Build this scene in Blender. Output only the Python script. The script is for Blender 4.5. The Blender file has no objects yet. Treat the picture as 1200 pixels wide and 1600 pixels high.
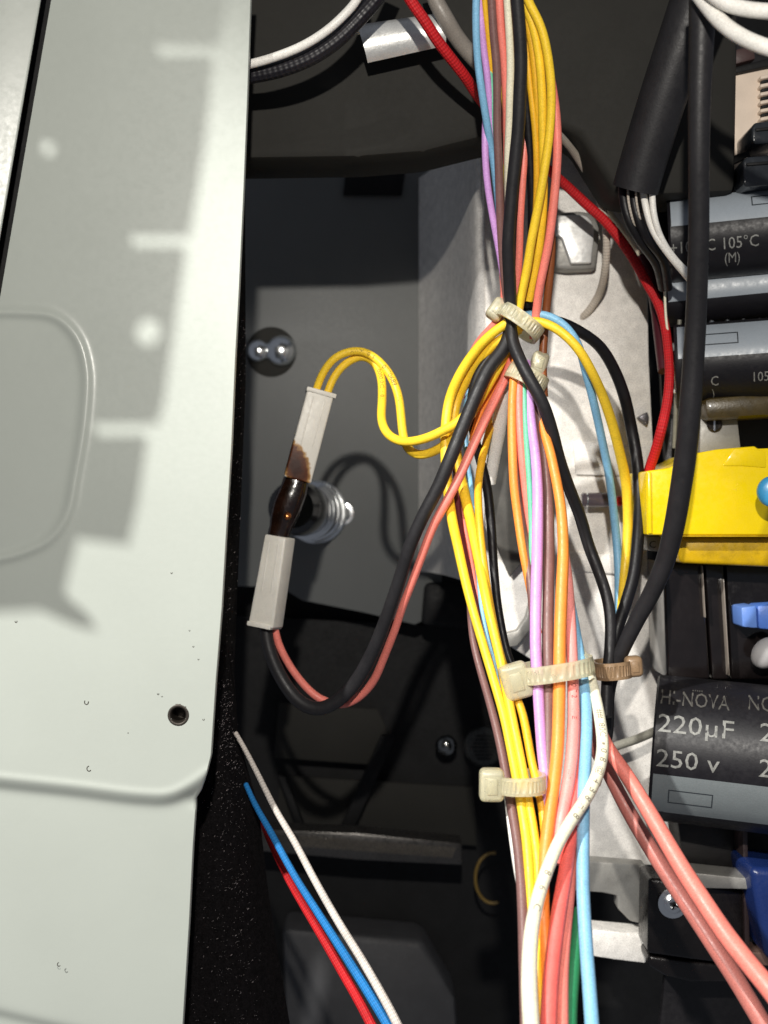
import bpy, bmesh, math, random
import numpy as np
from mathutils import Vector, Matrix
from mathutils.geometry import tessellate_polygon
random.seed(7); np.random.seed(7)
PI = math.pi
S = 0.001                      # everything below is written in millimetres, +Y into the cabinet, +Z up
K = 5.05e-4                    # millimetres per photo pixel per millimetre of distance
scene = bpy.context.scene

# ---------------------------------------------------------------- camera, world, lamps, exposure
cam = bpy.data.objects.new('camera', bpy.data.cameras.new('camera'))
scene.collection.objects.link(cam); scene.camera = cam
cam.location = (0, 0, 0); cam.rotation_euler = (PI/2, 0, 0)
cam.data.sensor_fit = 'VERTICAL'; cam.data.sensor_height = 24
cam.data.lens = 24/(1600*K)
cam.data.clip_start = 0.01; cam.data.clip_end = 10
cam.data.dof.use_dof = True; cam.data.dof.focus_distance = 0.222
cam.data.dof.aperture_fstop = cam.data.lens/1.7

world = bpy.data.worlds.new('World'); scene.world = world; world.use_nodes = True
world.node_tree.nodes['Background'].inputs[0].default_value = (0.80, 0.86, 1.0, 1)
world.node_tree.nodes['Background'].inputs[1].default_value = 0.15

def lamp(name, kind, loc, power, col, size, aim=None, angle=None, blend=0.3):
    l = bpy.data.lights.new(name, kind); l.energy = power; l.color = col
    l.shadow_soft_size = size*S
    o = bpy.data.objects.new(name, l); scene.collection.objects.link(o)
    o.location = Vector(loc)*S
    if aim is not None:
        o.rotation_euler = (Vector(aim)-Vector(loc)).to_track_quat('-Z', 'Y').to_euler()
    if kind == 'SPOT':
        l.spot_size = math.radians(angle); l.spot_blend = blend
    return o
LB = Vector((-255, -150, 290))
lamp('torch_light', 'POINT', (-2, -35, 88), 2.35, (1.0, 0.95, 0.87), 3.0)
lamp('added_panel_spot', 'SPOT', LB, 16.5, (1.0, 0.98, 0.93), 6.5, aim=(-70, 212, -62), angle=34, blend=0.5)  # invented spot, added to brighten the left panel
vs = scene.view_settings
vs.view_transform = 'Standard'; vs.look = 'None'; vs.exposure = 0.0; vs.gamma = 1.0
scene.render.engine = 'CYCLES'

# ---------------------------------------------------------------- helpers
def P(x, y, d):                # photo pixel and distance -> millimetres
    return Vector(((x-600)*K*d, d, (800-y)*K*d))

def srgb(c):
    c = c/255.0
    return c/12.92 if c <= 0.04045 else ((c+0.055)/1.055)**2.4
def RGB(r, g, b, f=1.0):
    return (srgb(r)*f, srgb(g)*f, srgb(b)*f)

MATS = {}
def mat(name, col, rough=0.5, metal=0.0, vary=0.12, vscale=0.25, grain=0.06, gscale=6.0,
        bump=0.05, bscale=3.0, coat=0.0, trans=0.0, sss=0.0, braid=False, spec=0.5, dirt=0.0, rvary=0.1,
        braid_w=1.0):
    if name in MATS: return MATS[name]
    m = bpy.data.materials.new(name); m.use_nodes = True; MATS[name] = m
    nt = m.node_tree; N = nt.nodes; L = nt.links
    b = N['Principled BSDF']
    b.inputs['Roughness'].default_value = rough; b.inputs['Metallic'].default_value = metal
    b.inputs['Specular IOR Level'].default_value = spec
    b.inputs['Coat Weight'].default_value = coat; b.inputs['Coat Roughness'].default_value = 0.12
    b.inputs['Transmission Weight'].default_value = trans
    if sss:
        b.inputs['Subsurface Weight'].default_value = sss; b.inputs['Subsurface Scale'].default_value = 0.0012
        b.inputs['Subsurface Radius'].default_value = (1, 0.8, 0.5)
    geo = N.new('ShaderNodeNewGeometry')
    mp = N.new('ShaderNodeVectorMath'); mp.operation = 'SCALE'; mp.inputs['Scale'].default_value = 1000.0
    L.new(geo.outputs['Position'], mp.inputs[0])
    def noise(sc, det=2.0, rg=0.5):
        n = N.new('ShaderNodeTexNoise'); n.inputs['Scale'].default_value = sc
        n.inputs['Detail'].default_value = det; n.inputs['Roughness'].default_value = rg
        L.new(mp.outputs[0], n.inputs['Vector']); return n.outputs['Fac']
    def mrange(v, a, c, lo=0.3, hi=0.7):
        r = N.new('ShaderNodeMapRange'); L.new(v, r.inputs['Value'])
        r.inputs['From Min'].default_value = lo; r.inputs['From Max'].default_value = hi
        r.inputs['To Min'].default_value = a; r.inputs['To Max'].default_value = c; return r.outputs['Result']
    def mul(a, c):
        q = N.new('ShaderNodeMath'); q.operation = 'MULTIPLY'; L.new(a, q.inputs[0]); L.new(c, q.inputs[1]); return q.outputs[0]
    f = mul(mrange(noise(vscale, 3), 1-vary, 1+vary), mrange(noise(gscale, 1), 1-grain, 1+grain))
    if dirt:
        f = mul(f, mrange(noise(0.6, 5, 0.7), 1.0, 1-dirt, 0.5, 0.75))
    braid_h = None
    if braid:
        uv = N.new('ShaderNodeUVMap'); sp = N.new('ShaderNodeSeparateXYZ'); L.new(uv.outputs[0], sp.inputs[0])
        def m2(op, a, c):
            q = N.new('ShaderNodeMath'); q.operation = op
            for i, w in enumerate((a, c)):
                if w is None: continue
                if isinstance(w, (int, float)): q.inputs[i].default_value = w
                else: L.new(w, q.inputs[i])
            return q.outputs[0]
        au = m2('MULTIPLY', sp.outputs[0], 5.2/braid_w); av = m2('MULTIPLY', sp.outputs[1], 2*PI*6)
        s1 = m2('SINE', m2('ADD', au, av), None); s2 = m2('SINE', m2('SUBTRACT', au, av), None)
        braid_h = m2('MULTIPLY', s1, s2)
        f = mul(f, mrange(braid_h, 0.8, 1.12, -0.6, 0.8))
    vm = N.new('ShaderNodeVectorMath'); vm.operation = 'SCALE'; vm.inputs[0].default_value = col
    L.new(f, vm.inputs['Scale']); L.new(vm.outputs[0], b.inputs['Base Color'])
    if rvary:
        L.new(mrange(noise(1.1, 4, 0.6), max(0.02, rough-rvary), min(1, rough+rvary)), b.inputs['Roughness'])
    bp = N.new('ShaderNodeBump'); bp.inputs['Strength'].default_value = 0.8 if braid else 0.6
    bp.inputs['Distance'].default_value = (0.06 if braid else bump)*S
    L.new(braid_h if braid else noise(bscale, 3), bp.inputs['Height'])
    L.new(bp.outputs[0], b.inputs['Normal'])
    return m

def link(o, parent=None):
    scene.collection.objects.link(o)
    if parent: o.parent = parent
    return o

def root(name, loc, label, cat, group=None, rot=None):
    o = bpy.data.objects.new(name, None); o.empty_display_size = 0.002
    scene.collection.objects.link(o); o.location = Vector(loc)*S
    o['label'] = label; o['category'] = cat
    if group: o['group'] = group
    return o

def tag(o, label=None, cat=None, group=None, kind=None):
    if label: o['label'] = label
    if cat: o['category'] = cat
    if group: o['group'] = group
    if kind: o['kind'] = kind
    return o

def mesh_obj(name, verts, faces, m, parent=None, smooth=True, uvs=None, sharp=None):
    """verts in world millimetres"""
    v = np.array(verts, dtype=float)*S
    if parent: org = np.array(parent.location) if parent.parent is None else np.array(parent.location)+np.array(parent.parent.location)
    else:
        org = (v.min(0)+v.max(0))/2; org[2] = v[:, 2].min()
    me = bpy.data.meshes.new(name)
    me.from_pydata((v-org).tolist(), [], faces)
    if uvs is not None:
        ul = me.uv_layers.new(name='UVMap'); ul.data.foreach_set('uv', np.array(uvs, dtype=np.float32).ravel())
    me.materials.append(m)
    bm = bmesh.new(); bm.from_mesh(me); bmesh.ops.recalc_face_normals(bm, faces=bm.faces); bm.to_mesh(me); bm.free()
    if smooth:
        me.polygons.foreach_set('use_smooth', [True]*len(me.polygons))
        me.set_sharp_from_angle(angle=math.radians(sharp or 40))
    o = bpy.data.objects.new(name, me); scene.collection.objects.link(o)
    if parent: o.parent = parent
    else: o.location = org
    return o

def bm_obj(name, bm, m, parent=None, smooth=True, sharp=None):
    v = [tuple(x.co) for x in bm.verts]; bm.verts.index_update()
    f = [[x.index for x in fc.verts] for fc in bm.faces]; bm.free()
    return mesh_obj(name, v, f, m, parent, smooth, sharp=sharp)

def catmull(pts, step):
    pts = [np.array(p, float) for p in pts]
    p = [2*pts[0]-pts[1]]+pts+[2*pts[-1]-pts[-2]]
    out = []
    for i in range(1, len(p)-2):
        p0, p1, p2, p3 = p[i-1:i+3]
        a = max(1e-6, np.linalg.norm((p1-p0)[:3]))**.5; b = max(1e-6, np.linalg.norm((p2-p1)[:3]))**.5; c = max(1e-6, np.linalg.norm((p3-p2)[:3]))**.5
        t0, t1 = 0, a; t2 = t1+b; t3 = t2+c
        n = max(2, int(np.linalg.norm((p2-p1)[:3])/step))
        for k in range(n):
            t = t1+(t2-t1)*k/n
            A1 = (t1-t)/(t1-t0)*p0+(t-t0)/(t1-t0)*p1; A2 = (t2-t)/(t2-t1)*p1+(t-t1)/(t2-t1)*p2; A3 = (t3-t)/(t3-t2)*p2+(t-t2)/(t3-t2)*p3
            B1 = (t2-t)/(t2-t0)*A1+(t-t0)/(t2-t0)*A2; B2 = (t3-t)/(t3-t1)*A2+(t-t1)/(t3-t1)*A3
            out.append((t2-t)/(t2-t1)*B1+(t-t1)/(t2-t1)*B2)
    out.append(pts[-1]); return np.array(out)

def frames(c):
    t = np.gradient(c, axis=0); t /= np.linalg.norm(t, axis=1)[:, None]+1e-12
    n = np.zeros_like(c); ref = np.array([0, -1.0, 0])
    v = ref-t[0]*np.dot(ref, t[0]); n[0] = v/np.linalg.norm(v)
    for i in range(1, len(c)):
        v = n[i-1]-t[i]*np.dot(n[i-1], t[i]); n[i] = v/np.linalg.norm(v)
    return t, n, np.cross(t, n)

def tube_data(ctrl, sides=14, step=0.8):
    """ctrl: list of (x,y,z,r) in mm"""
    c4 = catmull(ctrl, step); c = c4[:, :3]; r = c4[:, 3]
    # smooth the path a little
    for _ in range(3): c[1:-1] = (c[:-2]+2*c[1:-1]+c[2:])/4
    t, n, b = frames(c)
    arc = np.concatenate([[0], np.cumsum(np.linalg.norm(np.diff(c, axis=0), axis=1))])
    V = []; F = []; U = []
    M = len(c)
    for i in range(M):
        for k in range(sides):
            a = 2*PI*k/sides; V.append(c[i]+r[i]*(math.cos(a)*n[i]+math.sin(a)*b[i]))
    for i in range(M-1):
        for k in range(sides):
            k2 = (k+1) % sides
            F.append((i*sides+k, i*sides+k2, (i+1)*sides+k2, (i+1)*sides+k))
            U += [(arc[i], k/sides), (arc[i], (k+1)/sides), (arc[i+1], (k+1)/sides), (arc[i+1], k/sides)]
    F.append(tuple(range(sides-1, -1, -1))); U += [(0, 0)]*sides
    F.append(tuple((M-1)*sides+k for k in range(sides))); U += [(0, 0)]*sides
    return V, F, U, (c, r, arc)

def lerp_list(vals, t):
    if isinstance(vals, (int, float)): return float(vals)
    x = np.linspace(0, 1, len(vals)); return float(np.interp(t, x, vals))
BY = [-60, 500, 800, 1050, 1250, 1660]; BD = [206, 226, 222, 212, 200, 176]
def bundle_d(y): return float(np.interp(y, BY, BD))

def make_ctrl(pts, w, off=None, d=None, wob=0.0):
    px = np.array(pts, float); seg = np.linalg.norm(np.diff(px[:, :2], axis=0), axis=1)
    t = np.concatenate([[0], np.cumsum(seg)])/seg.sum()
    out = []
    for i, p in enumerate(pts):
        if d is not None: dd = lerp_list(d, t[i])
        elif isinstance(off, list) and isinstance(off[0], tuple): dd = bundle_d(p[1])+float(np.interp(p[1], [q[0] for q in off], [q[1] for q in off]))
        else: dd = bundle_d(p[1])+lerp_list(off or 0, t[i])
        q = P(p[0], p[1], dd); r = lerp_list(w, t[i])*0.5*K*dd
        out.append((q.x, q.y, q.z, r))
    return out

WIRES = {}
def wire(key, label, m, pts, w, off=None, d=None, cat='wire', name='wire', group=None, sides=14):
    V, F, U, cv = tube_data(make_ctrl(pts, w, off, d), sides)
    o = mesh_obj(name, V, F, m, None, True, U, sharp=70)
    tag(o, label, cat, group); WIRES[key] = (o, cv); return o

def text_data(txt, font_res=2):
    """returns verts (x along, y up, height 1) and faces of a line of text"""
    cu = bpy.data.curves.new('t', 'FONT'); cu.body = txt; cu.size = 1.0; cu.resolution_u = font_res
    o = bpy.data.objects.new('t', cu); scene.collection.objects.link(o)
    dg = bpy.context.evaluated_depsgraph_get(); dg.update()
    me = bpy.data.meshes.new_from_object(o.evaluated_get(dg))
    bm = bmesh.new(); bm.from_mesh(me); bmesh.ops.triangulate(bm, faces=bm.faces)
    v = [(x.co.x, x.co.y) for x in bm.verts]; f = [[q.index for q in fc.verts] for fc in bm.faces]
    bm.free(); bpy.data.objects.remove(o); bpy.data.curves.remove(cu); bpy.data.meshes.remove(me)
    return v, f

def wire_print(key, txt, s0, size, m, side=0.0, flip=False):
    """letters printed along a wire, starting s0 mm along it, facing the camera"""
    o, (c, r, arc) = WIRES[key]; v, f = text_data(txt); V = []
    for (x, y) in v:
        s = s0+(x*size if not flip else -x*size)
        i = np.interp(s, arc, np.arange(len(arc))); i0 = int(min(len(arc)-2, i)); fr = i-i0
        p = c[i0]*(1-fr)+c[i0+1]*fr; rr = r[i0]; t = c[i0+1]-c[i0]; t /= np.linalg.norm(t)
        n = np.array([0, -1.0, 0]); n -= t*np.dot(n, t); n /= np.linalg.norm(n); b = np.cross(n, t)
        if flip: b = -b
        a = ((y-0.35)*size)/rr+side
        V.append(p+(rr+0.015)*(math.cos(a)*n+math.sin(a)*b))
    return mesh_obj('printing', V, f, m, o, False)

def box_bm(bm, M, sx, sy, sz, bev=0.0, seg=2):
    q = bmesh.ops.create_cube(bm, size=1.0); vs_ = q['verts']
    bmesh.ops.scale(bm, vec=(sx, sy, sz), verts=vs_)
    if bev:
        es = list({e for v in vs_ for e in v.link_edges})
        r = bmesh.ops.bevel(bm, geom=es, offset=bev, segments=seg, affect='EDGES', profile=0.5)
        vs_ = list({v for f in r['faces'] for v in f.verts} | {v for v in vs_ if v.is_valid})
    bmesh.ops.transform(bm, matrix=M, verts=vs_)
    return vs_

def slab(name, poly, d0, d1, m, parent=None, bev=0.4, seg=2, smooth=True, dtop=None):
    """polygon given in photo pixels at distance d0 (front), extruded straight back to distance d1.
    dtop: optional function (x,y)->distance of the front face"""
    bm = bmesh.new()
    pts = [P(x, y, dtop(x, y) if dtop else d0) for x, y in poly]
    fr = [bm.verts.new(p) for p in pts]; bk = [bm.verts.new((p.x, d1, p.z)) for p in pts]
    n = len(pts); ff = bm.faces.new(fr); bm.faces.new(bk[::-1])
    for i in range(n): bm.faces.new((fr[i], bk[i], bk[(i+1) % n], fr[(i+1) % n]))
    bmesh.ops.recalc_face_normals(bm, faces=bm.faces)
    if bev:
        es = [e for e in bm.edges if (e.verts[0] in fr and e.verts[1] in fr)]
        # bevel corners going back too
        es += [e for e in bm.edges if (e.verts[0] in fr) != (e.verts[1] in fr)]
        bmesh.ops.bevel(bm, geom=es, offset=bev, segments=seg, affect='EDGES', profile=0.5, clamp_overlap=True)
    return bm_obj(name, bm, m, parent, smooth)

def lathe(name, c, axis, prof, m, parent=None, n=40, sharp=30, squash=1.0, caps=True):
    """prof: list of (radius mm, height mm along axis)"""
    ax = Vector(axis).normalized(); u = ax.orthogonal().normalized(); v = ax.cross(u); c = Vector(c)
    V = []; F = []
    for (r, h) in prof:
        for k in range(n):
            a = 2*PI*k/n; V.append(c+ax*h+u*(r*math.cos(a))+v*(r*math.sin(a)*squash))
    for i in range(len(prof)-1):
        for k in range(n): F.append((i*n+k, i*n+(k+1) % n, (i+1)*n+(k+1) % n, (i+1)*n+k))
    if caps and prof[0][0] > 1e-4: F.append(tuple(range(n)))
    if prof[-1][0] > 1e-4: F.append(tuple((len(prof)-1)*n+k for k in range(n))[::-1])
    V = [tuple(x) for x in V]
    return mesh_obj(name, V, F, m, parent, True, sharp=sharp)

def dome(r, h, n=8): return [(r*math.cos(a), h*math.sin(a)) for a in np.linspace(0, PI/2-0.02, n)]

# ---------------------------------------------------------------- materials
PW = dict(rough=0.45, vary=0.07, grain=0.15, gscale=5.0, bump=0.03, bscale=4, dirt=0.10)
yel = mat('yellow_pvc', RGB(252, 210, 52), **PW)
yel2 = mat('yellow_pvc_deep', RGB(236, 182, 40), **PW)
sal = mat('salmon_pvc', RGB(240, 132, 118), **PW)
cor = mat('coral_pvc', RGB(242, 106, 98), **PW)
pnk = mat('pink_pvc', RGB(244, 152, 145), **PW)
orn = mat('orange_pvc', RGB(255, 150, 62), **PW)
lbl = mat('light_blue_pvc', RGB(132, 186, 220), **PW)
lil = mat('lilac_pvc', RGB(208, 156, 220), **PW)
grn = mat('mint_green_pvc', RGB(110, 200, 160), **PW)
dgr = mat('green_pvc', RGB(45, 130, 85), **PW)
brn = mat('brown_pvc', RGB(122, 88, 84), **PW)
mar = mat('maroon_pvc', RGB(92, 30, 42), **PW)
crm = mat('cream_pvc', RGB(236, 230, 205), **PW)
wht = mat('white_pvc', RGB(235, 232, 225), **PW)
blk = mat('black_rubber', RGB(36, 35, 37), rough=0.48, vary=0.15, grain=0.15, bump=0.04, dirt=0.0, spec=0.35)
blk2 = mat('black_pvc', RGB(20, 19, 22), rough=0.45, vary=0.15, grain=0.2, bump=0.03, spec=0.35)
BR = dict(rough=0.7, braid=True, vary=0.12, grain=0.12)
bred = mat('red_braid', RGB(196, 18, 26), **BR)
bwht = mat('white_braid', RGB(214, 206, 198), **BR)
bgry = mat('beige_braid', RGB(205, 194, 180), **BR)
bblu = mat('blue_braid', RGB(22, 120, 190), **BR)
bblk = mat('black_braid', RGB(26, 24, 30), rough=0.5, braid=True, vary=0.2, grain=0.3, braid_w=1.6)
nyl = mat('natural_nylon', RGB(236, 230, 198), rough=0.35, vary=0.08, grain=0.08, trans=0.55, bump=0.02)
nylb = mat('stained_nylon', RGB(150, 122, 92), rough=0.4, vary=0.2, grain=0.15, trans=0.15, bump=0.02)
ink = mat('black_ink', RGB(60, 42, 18), rough=0.6, vary=0.2, grain=0.2, rvary=0)
inkg = mat('grey_ink', RGB(130, 122, 105), rough=0.6, vary=0.3, grain=0.3, rvary=0)
enam = mat('white_enamel', RGB(166, 171, 164), rough=0.33, vary=0.02, vscale=0.06, grain=0.015, gscale=9, bump=0.02, bscale=0.5, rvary=0.05)
galv = mat('galvanised_steel', RGB(236, 232, 226), rough=0.5, metal=0.12, vary=0.12, vscale=0.5, grain=0.24, gscale=5, bump=0.08, bscale=4, dirt=0.12)
galvd = mat('dull_steel', RGB(150, 148, 143), rough=0.5, metal=0.4, vary=0.15, vscale=0.3, grain=0.12, gscale=5, bump=0.04, bscale=3, dirt=0.15)
grey = mat('grey_painted_steel', RGB(100, 102, 101), rough=0.5, vary=0.06, vscale=0.05, grain=0.05, bump=0.01, bscale=1.5, rvary=0.03)
dark = mat('dark_painted_steel', RGB(42, 41, 38), rough=0.7, spec=0.18, vary=0.12, vscale=0.05, grain=0.08, bump=0.01, rvary=0.03)
dkk = mat('black_steel', RGB(20, 20, 21), rough=0.6, spec=0.25, vary=0.3, vscale=0.15, grain=0.15, bump=0.05)
chrome = mat('bright_zinc', (0.82, 0.84, 0.85), rough=0.22, metal=1.0, vary=0.05, grain=0.03, bump=0.01, rvary=0.06)
plw = mat('white_connector_plastic', RGB(228, 224, 214), rough=0.45, vary=0.05, grain=0.04, bump=0.03, bscale=2, sss=0.1, dirt=0.08)
felt = mat('black_felt', RGB(16, 14, 15), rough=0.95, spec=0.1, vary=0.4, vscale=1.0, grain=0.5, gscale=4, bump=0.5, bscale=2.5)
capb = mat('black_cap_sleeve', RGB(25, 24, 28), rough=0.45, vary=0.12, grain=0.12, bump=0.02, spec=0.3)
capg = mat('grey_cap_stripe', RGB(150, 158, 166), rough=0.4, vary=0.04, grain=0.06, bump=0.01)
capt = mat('grey_print', RGB(128, 128, 124), rough=0.5, vary=0.25, vscale=1.5, grain=0.2, rvary=0)
capo = mat('dark_print', RGB(50, 55, 60), rough=0.5, rvary=0)
tape = mat('yellow_polyester_tape', RGB(248, 214, 8), rough=0.28, vary=0.04, vscale=0.2, grain=0.03, bump=0.12, bscale=0.25, coat=0.3)
taped = mat('yellow_tape_shaded', RGB(205, 165, 8), rough=0.35, vary=0.2, vscale=0.3, grain=0.1, bump=0.1, bscale=0.4, dirt=0.4)  # darker copy of the tape; the lower layer's shade is in this colour
smoke = mat('smoked_plastic', RGB(24, 20, 20), rough=0.14, vary=0.2, grain=0.15, coat=0.5, bump=0.02)
beige = mat('beige_phenolic', RGB(226, 208, 190), rough=0.55, vary=0.05, vscale=0.3, grain=0.06, bump=0.03)
pinkb = mat('red_enamel_line', RGB(205, 80, 75), rough=0.4)
blued = mat('blue_epoxy', RGB(70, 165, 220), rough=0.35, vary=0.05, bump=0.02)
bluep = mat('blue_plastic', RGB(110, 150, 228), rough=0.4, vary=0.05)
navy = mat('navy_plastic', RGB(24, 42, 92), rough=0.3, vary=0.1)
gblob = mat('grey_silicone', RGB(180, 178, 178), rough=0.5, vary=0.06)
oliv = mat('brown_varnish', RGB(70, 58, 28), rough=0.35, vary=0.3, vscale=0.4, grain=0.1, coat=0.3)
redb = mat('red_resin', RGB(205, 30, 28), rough=0.3)
char = mat('charred_resin', RGB(30, 16, 10), rough=0.22, vary=0.5, vscale=0.5, grain=0.3, coat=0.6, bump=0.1, bscale=1.0, trans=0.1)

# ---------------------------------------------------------------- left white panel
EDGE = [(-60, 394), (0, 391), (150, 386), (300, 380), (450, 373), (560, 367), (700, 361), (830, 353), (950, 346), (1060, 337), (1180, 329),
        (1208, 322), (1235, 313), (1248, 305), (1262, 305), (1320, 301), (1440, 295), (1600, 285), (1680, 281)]
DP = 212.0
def edge_x(y): return np.interp(y, [e[0] for e in EDGE], [e[1] for e in EDGE])
def left_x(y): return 80-0.172*y
def seg_dist(X, Y, line):
    best = np.full(X.shape, 1e9); sgn = np.zeros(X.shape)
    for (x0, y0), (x1, y1) in zip(line[:-1], line[1:]):
        dx, dy = x1-x0, y1-y0; t = np.clip(((X-x0)*dx+(Y-y0)*dy)/(dx*dx+dy*dy), 0, 1)
        ex, ey = X-(x0+t*dx), Y-(y0+t*dy); dd = np.hypot(ex, ey); s = np.sign(dx*ey-dy*ex)
        sgn = np.where(dd < best, s, sgn); best = np.minimum(best, dd)
    return best, sgn
bead = [tuple(q) for q in catmull([(-60, 490, 0), (30, 488, 0), (85, 495, 0), (118, 525, 0), (134, 575, 0), (132, 650, 0), (118, 740, 0), (104, 805, 0), (78, 842, 0), (40, 862, 0), (0, 873, 0), (-80, 885, 0)], 6)[:, :2]]
step1 = [tuple(q) for q in catmull([(-220, 1192, 0), (0, 1217, 0), (120, 1230, 0), (220, 1242, 0), (262, 1242, 0), (295, 1228, 0), (330, 1204, 0), (350, 1192, 0)], 8)[:, :2]]
step2 = [(-220, 1540), (0, 1583), (90, 1604), (330, 1660)]
NR, NC = 460, 104
ys = np.linspace(-60, 1680, NR); s_ = np.linspace(0, 1, NC)
Y2, S2 = np.meshgrid(ys, s_, indexing='ij')
XL = left_x(Y2); XE = edge_x(Y2); X2 = XL+(XE-XL)*S2
db, _ = seg_dist(X2, Y2, bead)
depth = DP-0.62*np.exp(-(db/7.5)**2)
d1_, sg1 = seg_dist(X2, Y2, step1); sd = d1_*sg1
depth += 1.5/(1+np.exp(-(sd-10)/3.5))-0.25*np.exp(-((sd+3)/6)**2)
d2_, sg2 = seg_dist(X2, Y2, step2); depth += 1.0/(1+np.exp(-(d2_*sg2)/3.5))
depth += 0.35*np.sin(Y2/260.0+X2/300.0)                       # the sheet is never quite flat
dent = np.exp(-(((X2-312)/16)**2+((Y2-1252)/10)**2)); depth += 0.5*dent
HX, HY, HR = 279, 1117, 12.5
V = []; 
for i in range(NR):
    for j in range(NC): V.append(tuple(P(X2[i, j], Y2[i, j], depth[i, j])))
F = []
for i in range(NR-1):
    for j in range(NC-1):
        cx = (X2[i, j]+X2[i+1, j+1])/2; cy = (Y2[i, j]+Y2[i+1, j+1])/2
        if math.hypot(cx-HX, (cy-HY)*0.85) < HR+1.5: continue
        F.append((i*NC+j, i*NC+j+1, (i+1)*NC+j+1, (i+1)*NC+j))
def ret(col, dx, dz):       # folded-back edge
    base = len(V)
    for i in range(NR):
        v = Vector(V[i*NC+col]); V.append((v.x+dx*0.35, v.y+0.25, v.z))
    b2 = len(V)
    for i in range(NR):
        v = Vector(V[i*NC+col]); V.append((v.x+dx*0.4, v.y+dz, v.z))
    for i in range(NR-1):
        F.append((i*NC+col, (i+1)*NC+col, base+i+1, base+i)); F.append((base+i, base+i+1, b2+i+1, b2+i))
ret(NC-1, 0.4, 1.1); ret(0, 0.6, 1.0)
pn = root('cabinet_panel', P(200, 1600, DP), 'large off-white enamelled sheet panel with pressed beads and a screw hole along the left', 'panel')
mesh_obj('sheet', V, F, enam, pn, True, sharp=55)
hc = P(HX, HY, DP); kx = K*DP
dh = 0.35*math.sin(HY/260+HX/300)
rim = [(17.5*kx, -0.02), (15.5*kx, 0.10), (13.2*kx, 0.10), (12.0*kx, -0.1)]
lathe('screw_hole', (hc.x, hc.y+dh+0.02, hc.z), (0, -1, 0), rim+[(11.6*kx, -0.4)]+[((11.5-0.9*(k % 2))*kx, -0.4-0.22*k) for k in range(1, 16)]+[(11.0*kx, -4.5)], mat('bare_hole_thread', RGB(60, 55, 50), rough=0.5, metal=0.6), pn, sharp=80, caps=False)
lathe('hole_bottom', (hc.x, hc.y+4.6, hc.z), (0, -1, 0), [(3, 0), (3, .1)], mat('hole_dark', RGB(8, 8, 8), rough=.9, spec=.05), pn)
# second panel beyond the narrow gap
V = []; F = []; n2 = 60
for i, y in enumerate(np.linspace(-60, 1680, n2)):
    x1 = left_x(y)-17
    for j, (xx, dd) in enumerate([(x1-260, 213), (x1-3, 213), (x1, 213.2), (x1-3, 214.5)]): V.append(tuple(P(xx, y, 213)+Vector((0, dd-213, 0))))
for i in range(n2-1):
    for j in range(3): F.append((i*4+j, i*4+j+1, (i+1)*4+j+1, (i+1)*4+j))
o = mesh_obj('cabinet_panel', V, F, enam, None, True, sharp=50)
tag(o, 'second white enamelled sheet beyond the narrow dark slot at upper left', 'panel')
# dark sheet behind the slot, standing in for the shade inside it
o = slab('slot_shade', [(-300, -80), (120, -80), (110, 400), (0, 700), (-300, 1700)], 222, 226, dkk, bev=0)
tag(o, kind='structure')
# flecks on the panel
bmf = bmesh.new()
for (fx, fy, rr, ang) in [(135, 1097, 3.2, 0.3), (139, 1201, 3.4, 1.2), (25, 971, 1.6, 0), (247, 1084, 1.3, 0), (318, 1124, 1.3, 0), (268, 895, 1.2, 0), (92, 1507, 2.5, 1.2), (302, 1010, 1.1, 0), (310, 1030, 1.0, 0), (296, 985, 1.0, 0), (253, 1088, .9, 0), (200, 1145, .8, 0)]:
    xx0, yy0 = fx, fy
    dd = DP+0.35*math.sin(fy/260+fx/300)-0.04
    pts = []
    na = 9
    for k in range(na):
        a = ang+PI*1.3*k/(na-1)-0.6
        pts.append((fx+rr*math.cos(a), fy+rr*1.2*math.sin(a)))
    ctl = [tuple(P(a_, b_, dd))+(0.035*min(2, rr),) for a_, b_ in pts]
    Vt, Ft, _, _ = tube_data(ctl, 5, 0.1)
    vv = [bmf.verts.new(q) for q in Vt]
    for f_ in Ft:
        try: bmf.faces.new([vv[i] for i in f_])
        except ValueError: pass
o = bm_obj('dirt_flecks', bmf, mat('dirt', RGB(52, 46, 40), rough=0.9), None); tag(o, 'tiny dark crumbs and hairs stuck on the white panel', 'dirt', kind='stuff')

# unseen notched sheet, added between spot and panel to shape the panel shadow
outer = [(352, -180), (346, 0), (334, 62), (240, 62), (238, 82), (326, 82), (315, 200), (300, 300), (289, 362), (200, 362), (199, 382), (284, 382), (268, 500), (250, 630), (240, 657),
         (145, 657), (144, 680), (226, 680), (212, 780), (197, 846), (118, 836), (104, 890), (97, 926), (140, 962), (150, 978), (120, 975), (60, 948), (-40, 952), (-420, 960), (-420, -180)]
hole = [(228+21*math.cos(a), 515+23*math.sin(a)) for a in np.linspace(0, 2*PI, 20)[:-1]]
slots = [[(x+0.0, 130), (x+3.2, 130), (x-54, 470), (x-57.2, 470)] for x in (112, 128, 144, 160)]+[[(32, 362), (84, 362), (80, 384), (30, 384)], [(62, 216), (104, 216), (102, 238), (60, 238)]]  # slots added to let a lighter band into the shadow
T = 0.17
def occ(x, y, dy=0.0):
    q = P(x, y, DP); r = q+(LB-q)*T; return Vector((r.x, r.y+dy, r.z))
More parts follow.
